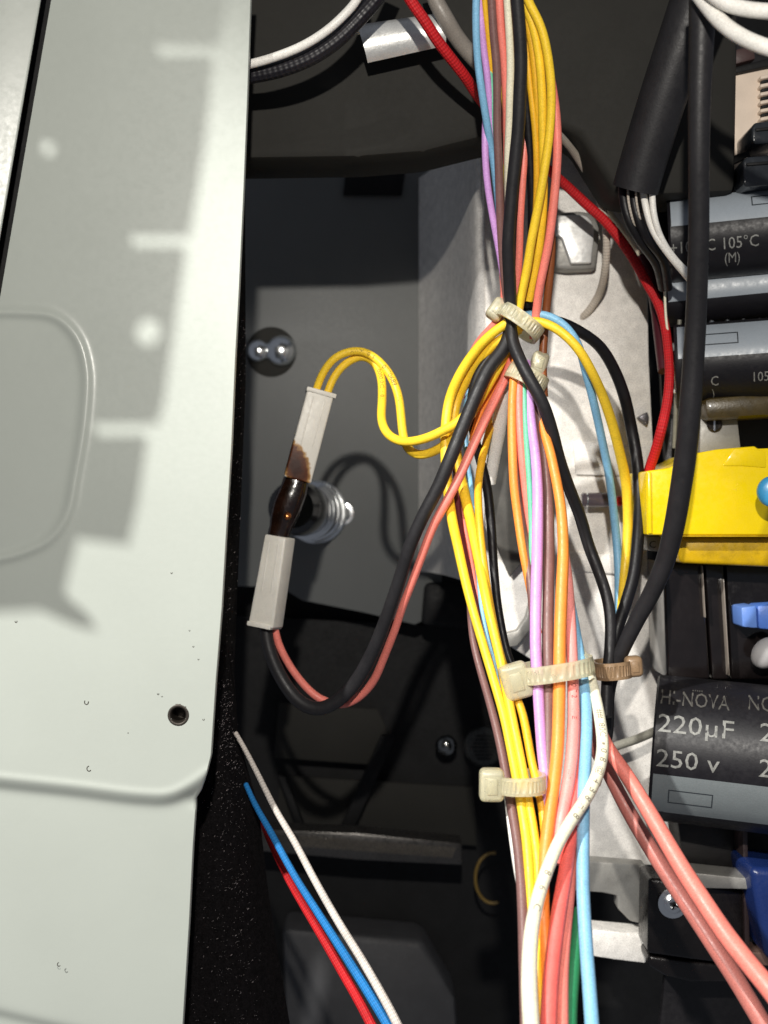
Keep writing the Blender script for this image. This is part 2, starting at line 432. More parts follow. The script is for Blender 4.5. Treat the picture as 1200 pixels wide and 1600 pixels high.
def occ_sheet(name, outer, holes, m):
    loops = [outer]+holes; flat = [p for l in loops for p in l]
    tri = tessellate_polygon([[Vector((x, y, 0)) for x, y in l] for l in loops])
    n = len(flat); V = [tuple(occ(x, y)) for x, y in flat]+[tuple(occ(x, y, -0.8)) for x, y in flat]
    F = [tuple(t) for t in tri]+[tuple(i+n for i in t[::-1]) for t in tri]; b = 0
    for l in loops:
        k = len(l)
        for i in range(k): F.append((b+i, b+(i+1) % k, n+b+(i+1) % k, n+b+i))
        b += k
    return mesh_obj(name, V, F, m, None, False)
tag(occ_sheet('slotted_shadow_sheet', outer, [hole]+slots, galvd), 'unseen notched sheet added left of the view to shape the shadow on the white panel', 'bracket')

# ---------------------------------------------------------------- cabinet interior (setting)
def sheet(name, poly, d, m, th=1.0, bev=0.2, **kw):
    o = slab(name, poly, d, d+th, m, bev=bev, **kw); tag(o, kind='structure'); return o
sheet('back_wall', [(250, 150), (690, 150), (690, 956), (648, 976), (568, 957), (472, 938), (440, 918), (250, 912)], 330, grey, 1.2)
sheet('rear_wall', [(-100, -200), (1500, -200), (1500, 1900), (-100, 1900)], 352, dkk, 2, 0)
# sloping wall between back wall and bright plate
V = []; F = []
prof = [(652, 331), (674, 322), (694, 309), (711, 295), (724, 283), (733, 274.5), (741, 268.5), (748, 265.6), (757, 264.6)]
rows = [150, 300, 500, 700, 905, 915]
for y in rows:
    for (x, d) in prof:
        yy = 800-(800-y)*265/d; V.append(tuple(P(x, yy, d)))
npf = len(prof)
for i in range(len(rows)-1):
    for j in range(npf-1): F.append((i*npf+j, i*npf+j+1, (i+1)*npf+j+1, (i+1)*npf+j))
o = mesh_obj('side_wall', V, F, galv, None, True, sharp=80); tag(o, kind='structure')
# overhanging upper duct wall
def dduct(x, y): return 236
sheet('duct_wall', [(280, -260), (1160, -260), (1150, 300), (1000, 306), (960, 300), (905, 210), (872, 196), (757, 214), (662, 238), (560, 246), (280, 250)], 236, dark, 14, 1.5)
# black sheet in place of the dark inside of a wall opening
sheet('opening_shade', [(541, 262), (634, 262), (628, 304), (536, 304)], 329, dkk, 1, 0.1)
# mounting plate, bright
plate = [(750, 190), (1026, 190), (1022, 330), (1012, 450), (1014, 560), (1022, 720), (1010, 740), (1012, 900), (1045, 960), (1045, 1240), (1062, 1300), (1062, 1352), (1010, 1352), (880, 1350), (862, 1050), (800, 1012), (775, 960), (756, 900)]
o = slab('mounting_plate', plate, 265, 266.5, galv, bev=0.35); pl = o
tag(o, 'bright speckled galvanised plate behind the wire harness', 'plate')
sheet('lower_wall', [(330, 960), (900, 990), (900, 1700), (330, 1700)], 346, dkk, 2, 0)
# dim sheets deep in the lower cavity
def thing_slab(name, label, cat, *a, **k):
    o = slab(name, *a, **k); tag(o, label, cat); return o
thing_slab('steel_sheet', 'dim grey sheet in the lower cavity just under the hanging wire loop', 'sheet', [(436, 1098), (590, 1108), (610, 1150), (592, 1196), (428, 1184)], 338, 339, dark, bev=0.2)
thing_slab('steel_sheet', 'wide dim sheet above the ribbed strip in the lower cavity', 'sheet', [(438, 1212), (600, 1222), (740, 1230), (745, 1322), (430, 1298)], 340, 341, dark, bev=0.2)
thing_slab('shadow_strip', 'dark diagonal strip standing for a strap shadow across the dim lower sheets', 'shadow_strip', [(596, 1150), (618, 1152), (548, 1306), (528, 1302)], 333, 336, dkk, bev=0.3)  # this and the next are strap shadows built as dark strips
thing_slab('shadow_strip', 'thin dark strip standing for a strap shadow behind the white braided wire', 'shadow_strip', [(434, 1212), (446, 1212), (478, 1300), (466, 1300)], 333, 336, dkk, bev=0.3)
thing_slab('steel_block', 'dim rounded metal block at the bottom centre of the cavity', 'block', [(440, 1450), (660, 1470), (712, 1560), (720, 1700), (450, 1700)], 330, 344, mat('dim_paint', RGB(60, 60, 62), rough=0.6), bev=2)
thing_slab('steel_block', 'dark rounded block standing in for the dark window under the back wall', 'block', [(664, 910), (742, 916), (742, 985), (658, 978)], 326, 329, dkk, bev=1.6)  # solid dark block put where there is only a dark window
# ribbed strip
rb = root('ribbed_strip', P(560, 1330, 322), 'narrow dark ribbed metal strip crossing the lower cavity', 'strip')
slab('bar', [(405, 1296), (560, 1302), (722, 1318), (722, 1352), (560, 1344), (405, 1330)], 322, 330, mat('strip_metal', RGB(80, 78, 76), rough=0.3, metal=0.7), rb, bev=0.4)
bmr = bmesh.new()
for k in range(70):
    x = 470+k*3.5; y0 = 1306+(x-470)*0.075
    a, b = P(x, y0, 321.9), P(x-7, y0+16, 321.9)
    dv = (b-a); M = Matrix.Translation((a+b)/2) @ dv.to_track_quat('Z', 'Y').to_matrix().to_4x4()
    box_bm(bmr, M, 0.22, 0.3, dv.length, 0)
tag(bm_obj('rib', bmr, mat('strip_metal2', RGB(120, 112, 100), rough=0.3, metal=0.8), rb, False), kind='stuff')
# bright rolled flange at the top
fl = root('curved_flange', P(620, 110, 228), 'bright curved metal flange under the red braided wire at the top', 'flange')
V = []; F = []; na = 14
for i, t in enumerate(np.linspace(0, 1, 8)):
    cx = 566+130*t; cy = 74-24*t; rr = (34-4*t)*K*224
    c = P(cx-10*(0), cy, 231)
    for k in range(na):
        a = -0.35*PI+1.05*PI*k/(na-1)
        skew = 0.5*rr*math.sin(a)*(1-t)
        V.append((c.x-skew*0.6, c.y-rr*0.95*math.cos(a), c.z+rr*math.sin(a)))
for i in range(7):
    for k in range(na-1): F.append((i*na+k, i*na+k+1, (i+1)*na+k+1, (i+1)*na+k))
mesh_obj('rolled_edge', V, F, mat('satin_steel', RGB(225, 225, 222), rough=0.4, metal=0.5, grain=0.1), fl)
# pressed tab with bright face
tb = root('lanced_tab', P(905, 418, 262), 'bright square tab pressed out of the plate right of the harness', 'tab')
slab('frame', [(862, 332), (908, 329), (922, 332), (932, 341), (937, 356), (937, 374), (932, 420), (884, 422), (862, 418)], 261, 265, galvd, tb, bev=0.8)
slab('face', [(866, 337), (908, 335), (917, 338), (924, 345), (928, 356), (928, 372), (924, 411), (892, 412), (888, 400), (878, 372), (868, 366)], 259.6, 261, mat('bright_steel', RGB(228, 228, 226), rough=0.4, metal=0.3, bump=0.25, bscale=0.3), tb, bev=0.3, seg=3)
# small stamped triangle
o = thing_slab('stamped_spike', 'small dark triangular lance on the bright plate left of the red wire', 'spike', [(997, 652), (1012, 643), (1015, 653), (1012, 664)], 262.5, 265, mat('spike_steel', RGB(90, 88, 92), rough=0.4, metal=0.6), bev=0.3)
# stamped relief on plate: rounded pads
for (poly, lab) in [([(895, 690), (1012, 700), (1010, 745), (900, 742)], 'shallow raised band across the bright plate beside the glass diode'),
                    ([(885, 862), (1005, 868), (1000, 900), (885, 892)], 'lower shallow raised band across the bright plate')]:
    thing_slab('pressed_band', lab, 'band', poly, 264.2, 265.2, galv, bev=0.35)
thing_slab('recess_ring', 'curved dark rim of the round recess behind the yellow wires', 'rim', [(783, 992), (808, 985), (822, 965), (828, 940), (834, 945), (828, 985), (808, 1010), (785, 1012)], 262, 264.8, galvd, bev=0.3)
thing_slab('recess_shade', 'dark slab drawn as the shaded recess between yellow and orange wires', 'recess', [(770, 590), (800, 600), (830, 700), (828, 900), (815, 880), (796, 900), (775, 850), (762, 740)], 263.4, 264.9, mat('recess_dark_tone', RGB(70, 68, 64), rough=0.55, vary=0.25), bev=0.2)  # thin dark slab laid on the plate; recess shade is its colour
# lower brackets
thing_slab('steel_bracket', 'notched grey bracket left of the black clamp with the screw', 'bracket', [(880, 1342), (1010, 1352), (1012, 1380), (1008, 1445), (985, 1440), (965, 1420), (965, 1400), (940, 1395), (885, 1392)], 258, 262, galvd, bev=0.5)
thing_slab('steel_bracket', 'short bright bracket foot at the lower edge below the notched bracket', 'bracket', [(925, 1452), (1012, 1460), (1010, 1506), (960, 1500), (922, 1494)], 256, 262, galv, bev=0.5)
thing_slab('steel_bracket', 'flat grey rail running right above the black clamp', 'bracket', [(1070, 1362), (1166, 1372), (1260, 1376), (1260, 1396), (1166, 1390), (1080, 1388)], 243, 250, galvd, bev=0.4)

# ---------------------------------------------------------------- felt with fluff, carried upward as a strip of painted shade
V = []; F = []; nr, nc = 120, 40
def felt_l(y): return edge_x(y)-40
def felt_r(y): return float(np.interp(y, [-60, 300, 600, 900, 1050, 1150, 1260, 1400, 1500, 1700], [386, 383, 384, 372, 366, 372, 404, 420, 436, 470]))
for i, y in enumerate(np.linspace(-60, 1680, nr)):
    a, b = felt_l(y), felt_r(y)
    for j in range(nc):
        t = j/(nc-1); x = a+(b-a)*t+random.uniform(-.8, .8)*(1 if 0 < j < nc-1 else 0)
        d = 232+26*max(0, (t-0.55))**1.4*(1 if y > 1000 else 2)+random.uniform(-.3, .3)
        V.append(tuple(P(x, y, d)))
for i in range(nr-1):
    for j in range(nc-1): F.append((i*nc+j, i*nc+j+1, (i+1)*nc+j+1, (i+1)*nc+j))
o = mesh_obj('felt_and_shade', V, F, felt, None, True, sharp=180); tag(o, kind='structure')  # lower part is felt; upper strip stands in for shade beside the panel edge
bmf = bmesh.new()
for k in range(1100):
    y = random.uniform(1060, 1620) if k < 950 else random.uniform(500, 1100)
    a, b = felt_l(y)+40, felt_r(y); t = min(0.98, max(0.02, random.gauss(0.62, 0.26))); x = a+(b-a)*t
    d = 231.4+26*max(0, (t-0.45))**1.4
    c = P(x, y, d-random.random()*0.8); L_ = random.choice([0.1, 0.12, 0.15, 0.2, 0.5])
    an = random.gauss(0.75, 0.35); dv = Vector((math.cos(an), random.uniform(-.4, .2), math.sin(an)))*L_; w = random.uniform(0.01, 0.03)
    if random.random() < .22: dv *= 0.2; w *= 2.4
    q = [bmf.verts.new(p) for p in (c-dv/2, c+Vector((w, 0, -w)), c+dv/2, c+Vector((-w, -w, w)))]
    bmf.faces.new(q[:3]); bmf.faces.new((q[0], q[2], q[3]))
o = bm_obj('fluff', bmf, mat('fluff', RGB(175, 165, 165), rough=0.6, vary=0.5, vscale=2), None, False); tag(o, 'fine pale dust and fibres on the black felt beside the panel', 'dust', kind='stuff')

# ---------------------------------------------------------------- rivets, screws, round part on the back wall
def rivet(label, x, y, d, r, m=chrome, h=0.5, cat='rivet', name='rivet', washer=True, tilt=(0, -1, 0)):
    c = P(x, y, d); t = root(name, c, label, cat); R = r*K*d
    if washer: lathe('washer', c, tilt, [(R*1.35, 0), (R*1.35, R*.12), (R*1.0, R*.16)], m, t)
    lathe('dome', c, tilt, [(R*1.0, R*.1)]+[(a, b+R*.12) for a, b in dome(R*.98, R*h)], m, t, sharp=60)
    return t
c = P(424, 550, 330); t = root('panel_screw', c, 'bright double-domed screw head on the back wall at upper left', 'screw')
lathe('washer', c, (0, -1, 0), [(6.5, 0), (6.5, .3), (5.6, .5)], dark, t)
for dx, rr in ((-3.3, 3.1), (2.4, 4.2)):
    cc = c+Vector((dx, -0.5, 0.3)); lathe('dome', cc, (-.1, -1, .15), dome(rr, rr*.8), chrome, t, sharp=70)
rivet('tiny bright dome screw just right of the round threaded post', 535, 803, 330, 13, h=0.6, cat='screw', name='dome_screw')
rivet('small dark shiny rivet low in the cavity left of the cable tie', 697, 1165, 338, 17, m=mat('dark_chrome', (0.25, 0.25, 0.24), rough=0.12, metal=1, rvary=0.02), h=0.8, washer=False)
c = P(755, 1165, 338); t = root('threaded_plug', c, 'dark ribbed plug partly behind the brown wire in the lower cavity', 'plug')
lathe('cap', c, (0, -1, 0), [(5.2, 0), (5.2, 2), (4.6, 2.6)], mat('dark_chrome2', (0.06, 0.06, 0.055), rough=0.3, metal=0.6), t)
for k in range(7):
    bmr = bmesh.new(); box_bm(bmr, Matrix.Translation(c+Vector((0, -2.75, -3+k))), 6.6-abs(k-3)*.9, .4, .35); bm_obj('groove_rib', bmr, dkk, t, False)
c = P(770, 1372, 330); t = root('ring', c, 'thin dull yellow ring half hidden behind the brown wire', 'ring')
V, F, U, _ = tube_data([(c.x+4.6*math.cos(a)*1.0, c.y, c.z+6.6*math.sin(a), .42) for a in np.linspace(.45*PI, 1.6*PI, 16)], 8, 0.6)
mesh_obj('band', V, F, mat('dull_yellow', RGB(120, 96, 40), rough=0.5), t)
# round threaded post with washers
base = P(494, 800, 330); tip = P(458, 793, 296); ax = (tip-base); Ln = ax.length
t = root('threaded_post', base, 'round black knob on stacked bright washers behind the burnt fuse', 'knob')
for k, (h0, r0) in enumerate([(0, 8.2), (3.0, 7.4), (6, 7.6), (9, 7.0), (12.5, 7.3), (16, 6.9)]):
    lathe('washer', base, ax, [(r0-.4, h0), (r0, h0+.4), (r0, h0+1.3), (r0-.5, h0+1.8), (r0-1.2, h0+1.85)], chrome if k != 3 else dkk, t, n=56)
lathe('shaft', base, ax, [(5.4, 0), (5.4, Ln-8)], dkk, t)
lathe('knob', base, ax, [(6.3, Ln-14), (6.6, Ln-13), (6.6, Ln-3.2), (6.1, Ln-1.2), (4.8, Ln-.2), (2.0, Ln-.2), (1.6, Ln-.8)], mat('gloss_black', RGB(14, 13, 14), rough=0.12, coat=0.6), t, n=48)

# ---------------------------------------------------------------- connectors and burnt fuse
def frame_box(x0, y0, x1, y1, wpx, d, depth, taper=1.0):
    """matrix for a box running from (x0,y0) to (x1,y1)"""
    a, b = P(x0, y0, d), P(x1, y1, d); z = (a-b).normalized(); yv = Vector((0, 1, 0)); xv = yv.cross(z).normalized()
    M = Matrix.Identity(4)
    for i in range(3): M[i][0] = xv[i]; M[i][1] = yv[i]; M[i][2] = z[i]; M[i][3] = (a[i]+b[i])/2
    return M, (a-b).length
# burn colour on the upper housing: a real scorch of its own shape
plb = mat('scorched_plastic', RGB(226, 222, 212), rough=0.45, vary=0.04, grain=0.04, bump=0.03, bscale=2, dirt=0.05)
nt = plb.node_tree; N = nt.nodes; L = nt.links; bs = N['Principled BSDF']
src = bs.inputs['Base Color'].links[0].from_socket
geo = N.new('ShaderNodeNewGeometry'); 
def vmath(op, a, b=None, sc=None):
    q = N.new('ShaderNodeVectorMath'); q.operation = op
    L.new(a, q.inputs[0])
    if b is not None:
        if isinstance(b, tuple): q.inputs[1].default_value = b
        else: L.new(b, q.inputs[1])
    if sc is not None: q.inputs['Scale'].default_value = sc
    return q
def scorch(center, sx, sz, rot):
    s = vmath('SUBTRACT', geo.outputs['Position'], tuple(center*S))
    r = N.new('ShaderNodeVectorRotate'); r.rotation_type = 'Y_AXIS'; r.inputs['Angle'].default_value = rot; L.new(s.outputs[0], r.inputs['Vector'])
    m_ = vmath('MULTIPLY', r.outputs[0], (1000/sx, 40.0, 1000/sz))
    nz = N.new('ShaderNodeTexNoise'); nz.inputs['Scale'].default_value = 900; nz.inputs['Detail'].default_value = 4; L.new(geo.outputs['Position'], nz.inputs['Vector'])
    n2 = vmath('SUBTRACT', nz.outputs['Color'], (0.5, 0.5, 0.5)); n3 = vmath('SCALE', n2.outputs[0], sc=0.7); m2_ = vmath('ADD', m_.outputs[0], n3.outputs[0])
    return vmath('LENGTH', m2_.outputs[0]).outputs['Value']
ln = scorch(P(464, 729, 249), 2.9, 6.0, 0.30)
rmp = N.new('ShaderNodeValToRGB'); L.new(ln, rmp.inputs[0]); cr = rmp.color_ramp
cr.elements[0].position = 0.3; cr.elements[0].color = (*RGB(62, 28, 10), 1)
cr.elements[1].position = 0.98; cr.elements[1].color = (1, 1, 1, 1)
e = cr.elements.new(0.68); e.color = (*RGB(105, 54, 18), 1)
e = cr.elements.new(0.84); e.color = (*RGB(200, 155, 95), 1)
mx = N.new('ShaderNodeMix'); mx.data_type = 'RGBA'; mx.blend_type = 'MULTIPLY'; mx.inputs['Factor'].default_value = 1
L.new(src, mx.inputs['A']); L.new(rmp.outputs[0], mx.inputs['B']); L.new(mx.outputs['Result'], bs.inputs['Base Color'])

DC = 249
def housing(name, label, x0, y0, x1, y1, w0, w1, m, lips, depth=4.6, twist=0.0):
    t = root(name, P(x1, y1, DC), label, 'connector')
    M, Lh = frame_box(x0, y0, x1, y1, w0, DC, depth); M = M @ Matrix.Rotation(twist, 4, 'Z')
    W0 = w0*K*DC; bm = bmesh.new(); 
    vs_ = box_bm(bm, Matrix.Identity(4), W0, depth, Lh, 0.35, 3)
    for v in vs_:
        f = (v.co.z/Lh+.5); s = (w1/w0)*(1-f)+f; v.co.x *= s
    # recess at both open ends
    bmesh.ops.transform(bm, matrix=M, verts=bm.verts); bm_obj('shell', bm, m, t, sharp=35)
    for (zz, ww, xo) in lips:
        bm = bmesh.new(); box_bm(bm, M @ Matrix.Translation((xo, 0, zz*Lh/2)), W0*ww, depth*1.12, 0.9, 0.15); bm_obj('lip', bm, m, t)
    for k in range(2):
        bm = bmesh.new(); box_bm(bm, M @ Matrix.Translation(((-0.22+0.44*k)*W0, -depth/2-0.02, 0.15*Lh)), 0.25, 0.12, Lh*0.55, 0.05); bm_obj('moulded_rib', bm, m, t)
    return t
housing('plug_housing', 'upper white connector scorched brown at its lower end, fed by two yellow wires', 500.5, 612, 464, 750, 42, 43, plb, [(0.97, 1.12, 0.15)], twist=0.12)
housing('plug_housing', 'lower white rectangular connector with black and salmon wires leaving its bottom', 438, 838, 415, 978, 36, 43, plw, [(-0.985, 1.12, -0.3)], depth=4.8, twist=-0.36)
t = root('burnt_fuse', P(431, 838, DC), 'blackened melted fuse joint between the two white connectors', 'fuse')
ctrl = []
for (x, y, w, d) in [(464, 742, 38, DC), (459, 765, 43, DC-.3), (451, 785, 45, DC-.5), (444, 806, 43, DC-.3), (438, 825, 35, DC), (434, 840, 33, DC)]:
    q = P(x, y, d); ctrl.append((q.x, q.y, q.z, w/2*K*d))
V, F, U, _ = tube_data(ctrl, 22, 0.5)
V = [(v[0]+random.uniform(-.05, .05), 249+(v[1]-249)*0.7+random.uniform(-.05, .05), v[2]) for v in V]
mesh_obj('charred_body', V, F, char, t, True, sharp=80)
c = P(449, 806, 246.0); lathe('orange_glint', c, (0.1, -1, .3), dome(0.75, 0.45), mat('glint_orange', (0.55, 0.2, 0.07), rough=0.3, metal=1.0), t)  # orange highlight on the charred fuse, built as a small dome

# ---------------------------------------------------------------- harness wires, top section
G = 'wires of the main harness'
wire('bl1', 'light blue wire running down the left side of the bundle at the top', lbl, [(746, -30), (744, 0), (744, 50), (747, 100), (754, 150), (762, 200), (770, 245), (777, 300), (785, 380), (795, 470), (800, 520)], 12, [0, 0, .4, 3.2, 3.6, 3, 3.4])
wire('li1', 'lilac wire between the light blue and brown wires at the top', lil, [(748, -30), (751, 20), (755, 70), (761, 115), (765, 160), (770, 220), (780, 300), (792, 420)], 11, [2, 2, 2.6, 4.2, 4.6])
wire('li2', 'lilac wire slipping out left of the blue wire and down to the upper tie', lil, [(770, 120), (760, 175), (758, 235), (762, 290), (771, 345), (780, 392), (788, 440), (796, 500)], 11, [5, 2.4, 1.6, 1.6, 2.0])
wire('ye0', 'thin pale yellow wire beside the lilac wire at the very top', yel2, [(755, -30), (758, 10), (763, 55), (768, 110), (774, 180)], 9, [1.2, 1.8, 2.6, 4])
wire('gr0', 'thin mint green wire glimpsed between lilac and brown at the top', grn, [(752, -10), (761, 50), (766, 100), (769, 150), (772, 200), (778, 300)], 9, [4, 3, 2.4, 2.6, 4.5])
wire('br1', 'brown wire straight down the middle of the bundle above the upper tie', brn, [(766, -30), (768, 0), (771, 50), (776, 100), (777, 150), (777, 200), (779, 250), (781, 310), (783, 370), (788, 430), (796, 500)], 13, [1.0, 1, 1, .9, 1.2, 1.6])
wire('sa1', 'salmon wire next to the cream wire at the top of the bundle', sal, [(779, -30), (780, 0), (783, 50), (788, 100), (791, 150), (792, 200), (794, 300), (802, 420)], 13, [1.6, 1.6, 2, 3, 4, 4.6])
wire('ye5', 'yellow wire hidden between the brown and cream wires', yel, [(778, 60), (784, 120), (790, 165), (792, 210), (792, 270), (798, 380)], 11, [4.5, 3.2, 3, 3.4, 4.4])
wire('cr1', 'cream wire tapering behind the thick black cable at the top', crm, [(791, -30), (793, 0), (796, 50), (798, 100), (797, 150), (796, 200), (794, 250), (795, 320), (800, 420)], 13, [.8, .8, .9, 1.3, 2.4, 3])
wire('bkR', 'thick black cable crossing the upper tie and dropping to the right', blk, [(805, -40), (808, 0), (812, 50), (814, 100), (812, 150), (810, 200), (805, 250), (800, 300), (796, 350), (794, 385), (796, 430), (798, 480), (800, 530), (810, 557), (826, 590), (847, 628), (861, 668), (874, 718), (889, 762), (906, 805), (919, 850), (936, 895), (949, 935), (954, 970), (953, 1015), (949, 1055), (947, 1120)], [21, 21, 20, 20, 20, 19, 18, 18],
     [(-40, -1.2), (380, -1.2), (450, 0), (520, 1.0), (560, -.4), (600, -1.8), (640, -.4), (718, 5), (850, 12), (1120, 16)], cat='cable', name='cable')
wire('bkL', 'thick black cable looping down left into the lower white connector', blk, [(808, 120), (803, 250), (800, 380), (800, 480), (797, 520), (787, 545), (765, 573), (747, 610), (728, 655), (708, 705), (683, 765), (664, 800), (641, 852), (626, 900), (604, 965), (578, 1028), (548, 1076), (518, 1101), (494, 1108), (467, 1096), (444, 1067), (425, 1028), (416, 990), (418, 960)], [18, 20, 21, 22, 22, 21, 22, 22, 20],
     d=[215, 219, 224, 228, 226, 224.5, 227, 234, 243, 248, 249.5], cat='cable', name='cable')
wire('yA', 'outermost yellow wire bowing right at the top of the bundle', yel, [(818, -30), (824, 0), (838, 25), (848, 50), (856, 87), (861, 130), (861, 175), (857, 222), (851, 262), (845, 300), (838, 337), (830, 378), (824, 417), (817, 450), (811, 480), (805, 520)], 14, [.6, 0, 0, -.4, .2, 1])
wire('yB', 'yellow wire just inside the outermost one at the top', yel, [(812, -30), (818, 0), (832, 37), (842, 87), (847, 150), (848, 200), (849, 262), (848, 330), (840, 400), (826, 470)], 14, [1.6, 1.2, 1.2, 1.6, 3.0, 3.6])
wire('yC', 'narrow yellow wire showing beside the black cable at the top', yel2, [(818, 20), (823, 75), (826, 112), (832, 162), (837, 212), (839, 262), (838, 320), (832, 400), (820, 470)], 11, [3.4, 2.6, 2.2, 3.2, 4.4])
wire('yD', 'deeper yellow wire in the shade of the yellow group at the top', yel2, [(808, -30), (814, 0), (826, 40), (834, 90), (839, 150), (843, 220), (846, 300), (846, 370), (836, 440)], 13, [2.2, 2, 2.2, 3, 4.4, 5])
wire('saR', 'salmon wire along the right flank of the bundle above the upper tie', sal, [(846, 60), (860, 120), (869, 180), (871, 237), (868, 287), (863, 337), (856, 387), (849, 420), (842, 455), (838, 490), (834, 530)], 14, [4, 3, 1.8, 1.2, 1.4, 2.4])
wire('orR', 'rust coloured wire in the shade right of the salmon wire', mat('rust_pvc', RGB(140, 78, 40), **PW), [(858, 330), (862, 380), (858, 440), (853, 490), (848, 560), (850, 620)], 13, [5, 4, 4, 4.4, 5])
wire('bk3', 'slim black wire between the black cable and the yellow wires', blk2, [(815, 100), (822, 160), (827, 225), (831, 300), (831, 370), (827, 430), (824, 480)], 14, [3, 3.2, 3.4, 4, 4.6])
wire('sa4', 'dark salmon wire right of the black cable above the upper tie', sal, [(822, 200), (817, 275), (813, 337), (811, 400), (806, 470)], 12, [4, 2.4, 1.8, 2.2])
wire('bk4', 'black wire behind the yellow wires just above the upper tie', blk2, [(846, 320), (838, 400), (828, 460), (822, 500)], 18, [6.6, 6, 5.6])
wire('sa5', 'salmon wire peeking left of the upper tie and behind the yellow loop', sal, [(783, 380), (786, 430), (788, 470), (779, 500), (766, 514), (750, 531), (739, 550), (730, 580), (722, 620)], 12, [3.4, 2.6, 2.6, 9, 14])

# right hand loops
wire('blR', 'light blue wire arching right out of the upper tie', lbl, [(796, 512), (806, 498), (824, 492), (845, 491), (868, 498), (888, 514), (903, 537), (915, 580), (926, 622), (939, 680), (952, 745), (960, 810), (966, 880), (967, 950), (965, 1010), (955, 1080)], [13, 13, 13, 13, 14, 13],
     d=[230, 227, 227, 233, 240, 245, 246, 243, 238, 234])
wire('yeR', 'yellow wire arching right from the upper tie above the plate', yel, [(806, 520), (815, 506), (832, 501), (855, 506), (880, 521), (905, 547), (924, 580), (939, 612), (955, 657), (968, 706), (978, 755), (981, 812), (979, 856), (975, 895), (970, 960)], [14, 15, 16, 16, 15, 13],
     d=[229, 225, 225, 231, 237, 243, 245, 244, 240])
wire('bkA', 'black cable making the widest arch to the right of the upper tie', blk2, [(830, 505), (855, 500), (880, 505), (908, 519), (937, 541), (958, 574), (975, 617), (986, 667), (995, 717), (999, 767), (997, 840), (990, 900), (977, 945), (964, 985), (955, 1030), (948, 1080)], [17, 18, 19, 19, 19, 18],
     d=[233, 236, 242, 246, 245, 240, 236, 233, 232], cat='cable', name='cable')
wire('bkF', 'thickest black cable hanging in front of the capacitors on the right', blk, [(1100, -60), (1096, 60), (1093, 150), (1092, 250), (1092, 350), (1090, 430), (1087, 505), (1083, 570), (1078, 640), (1072, 705), (1065, 755), (1053, 825), (1039, 878), (1018, 927), (996, 967), (975, 1010), (957, 1053), (950, 1090), (950, 1130), (944, 1175), (930, 1225)], [46, 38, 33, 32, 33, 35, 33, 27, 20, 17],
     d=[190, 192, 195, 200, 206, 210, 216, 224, 230, 235], cat='cable', name='cable')

# left pair into the upper connector
Y1 = [(491, 622), (497, 600), (506, 580), (523, 559), (545, 549), (568, 549), (592, 564), (611, 588), (623, 620), (627, 653), (630, 680), (636, 700), (652, 711), (677, 706), (700, 691), (722, 668), (745, 632), (772, 585), (792, 548)]
Y2p = [(509, 626), (514, 606), (525, 584), (544, 565), (568, 556), (586, 567), (596, 592), (597, 628), (596, 656), (605, 678), (627, 690), (662, 686), (692, 673), (722, 655), (750, 612), (778, 562)]
wire('y1', 'outer yellow wire of the pair arching into the scorched connector', yel, Y1, [12, 13, 14, 15, 16], d=[249, 247, 246, 244, 240, 235, 230, 228.4, 230])
wire('y2', 'inner yellow wire of the pair arching into the scorched connector', yel, Y2p, [12, 13, 14, 15, 16], d=[249, 248.5, 247, 243, 237, 231.5, 228, 227.6, 229])
wire_print('y1', '0770689  VW-1', 20.0, 1.4, ink, flip=False)
wire_print('y1', 'AWM 1015', 12.4, 1.1, ink, flip=False)
wire_print('y2', '.:0000 0:C  :  0.:', 16.5, 1.2, ink)
# left yellow pair going down
wire('yL1', 'left yellow wire bowing out below the upper tie and down to the lower tie', yel, [(802, 498), (790, 507), (778, 514), (758, 531), (737, 556), (717, 588), (703, 622), (697, 660), (696, 710), (700, 765), (706, 810), (715, 852), (726, 902), (740, 957), (757, 1015), (772, 1065), (788, 1122), (800, 1180), (814, 1255), (823, 1315), (827, 1370), (829, 1420), (830, 1480), (838, 1560), (842, 1660)], [15, 16, 16, 14, 14, 16, 15, 15], [(500, 0), (560, 5), (620, 9), (740, 9.5), (850, 4), (950, 1.5), (1250, 1.5), (1420, 3), (1660, 5)])
wire('yL2', 'second yellow wire of the left pair running parallel to the first', yel, [(812, 515), (798, 522), (783, 530), (765, 544), (745, 568), (726, 598), (714, 625), (709, 650), (712, 700), (720, 745), (730, 790), (740, 835), (752, 895), (762, 947), (775, 1002), (787, 1055), (800, 1122), (812, 1180), (826, 1255), (836, 1315), (841, 1365), (840, 1440), (842, 1540), (848, 1660)], [15, 16, 17, 15, 15, 15, 15, 15], [(515, 1), (560, 6), (620, 11), (740, 11), (850, 4.5), (950, 1.4), (1250, 1.6), (1440, 3.5), (1660, 5)])
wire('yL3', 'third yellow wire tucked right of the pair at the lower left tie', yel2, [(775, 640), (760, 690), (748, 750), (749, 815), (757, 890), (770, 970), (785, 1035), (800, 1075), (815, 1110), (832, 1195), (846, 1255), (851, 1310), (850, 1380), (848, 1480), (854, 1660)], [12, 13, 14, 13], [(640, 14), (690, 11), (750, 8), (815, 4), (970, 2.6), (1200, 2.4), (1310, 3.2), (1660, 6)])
wire('blL', 'thin light blue wire slipped between the left yellow wires', lbl, [(742, 585), (729, 625), (726, 660), (731, 720), (737, 770), (743, 830), (748, 900), (753, 950), (762, 1000), (774, 1042), (790, 1100)], 8, [13, 13, 12, 8, 4, 2.6, 2.6, 3.4])
wire('maL', 'dark maroon wire between the two left yellow wires', mar, [(712, 715), (714, 770), (722, 840), (735, 902), (747, 962), (760, 1010), (775, 1065)], 10, [12, 9, 5, 2.6, 3])
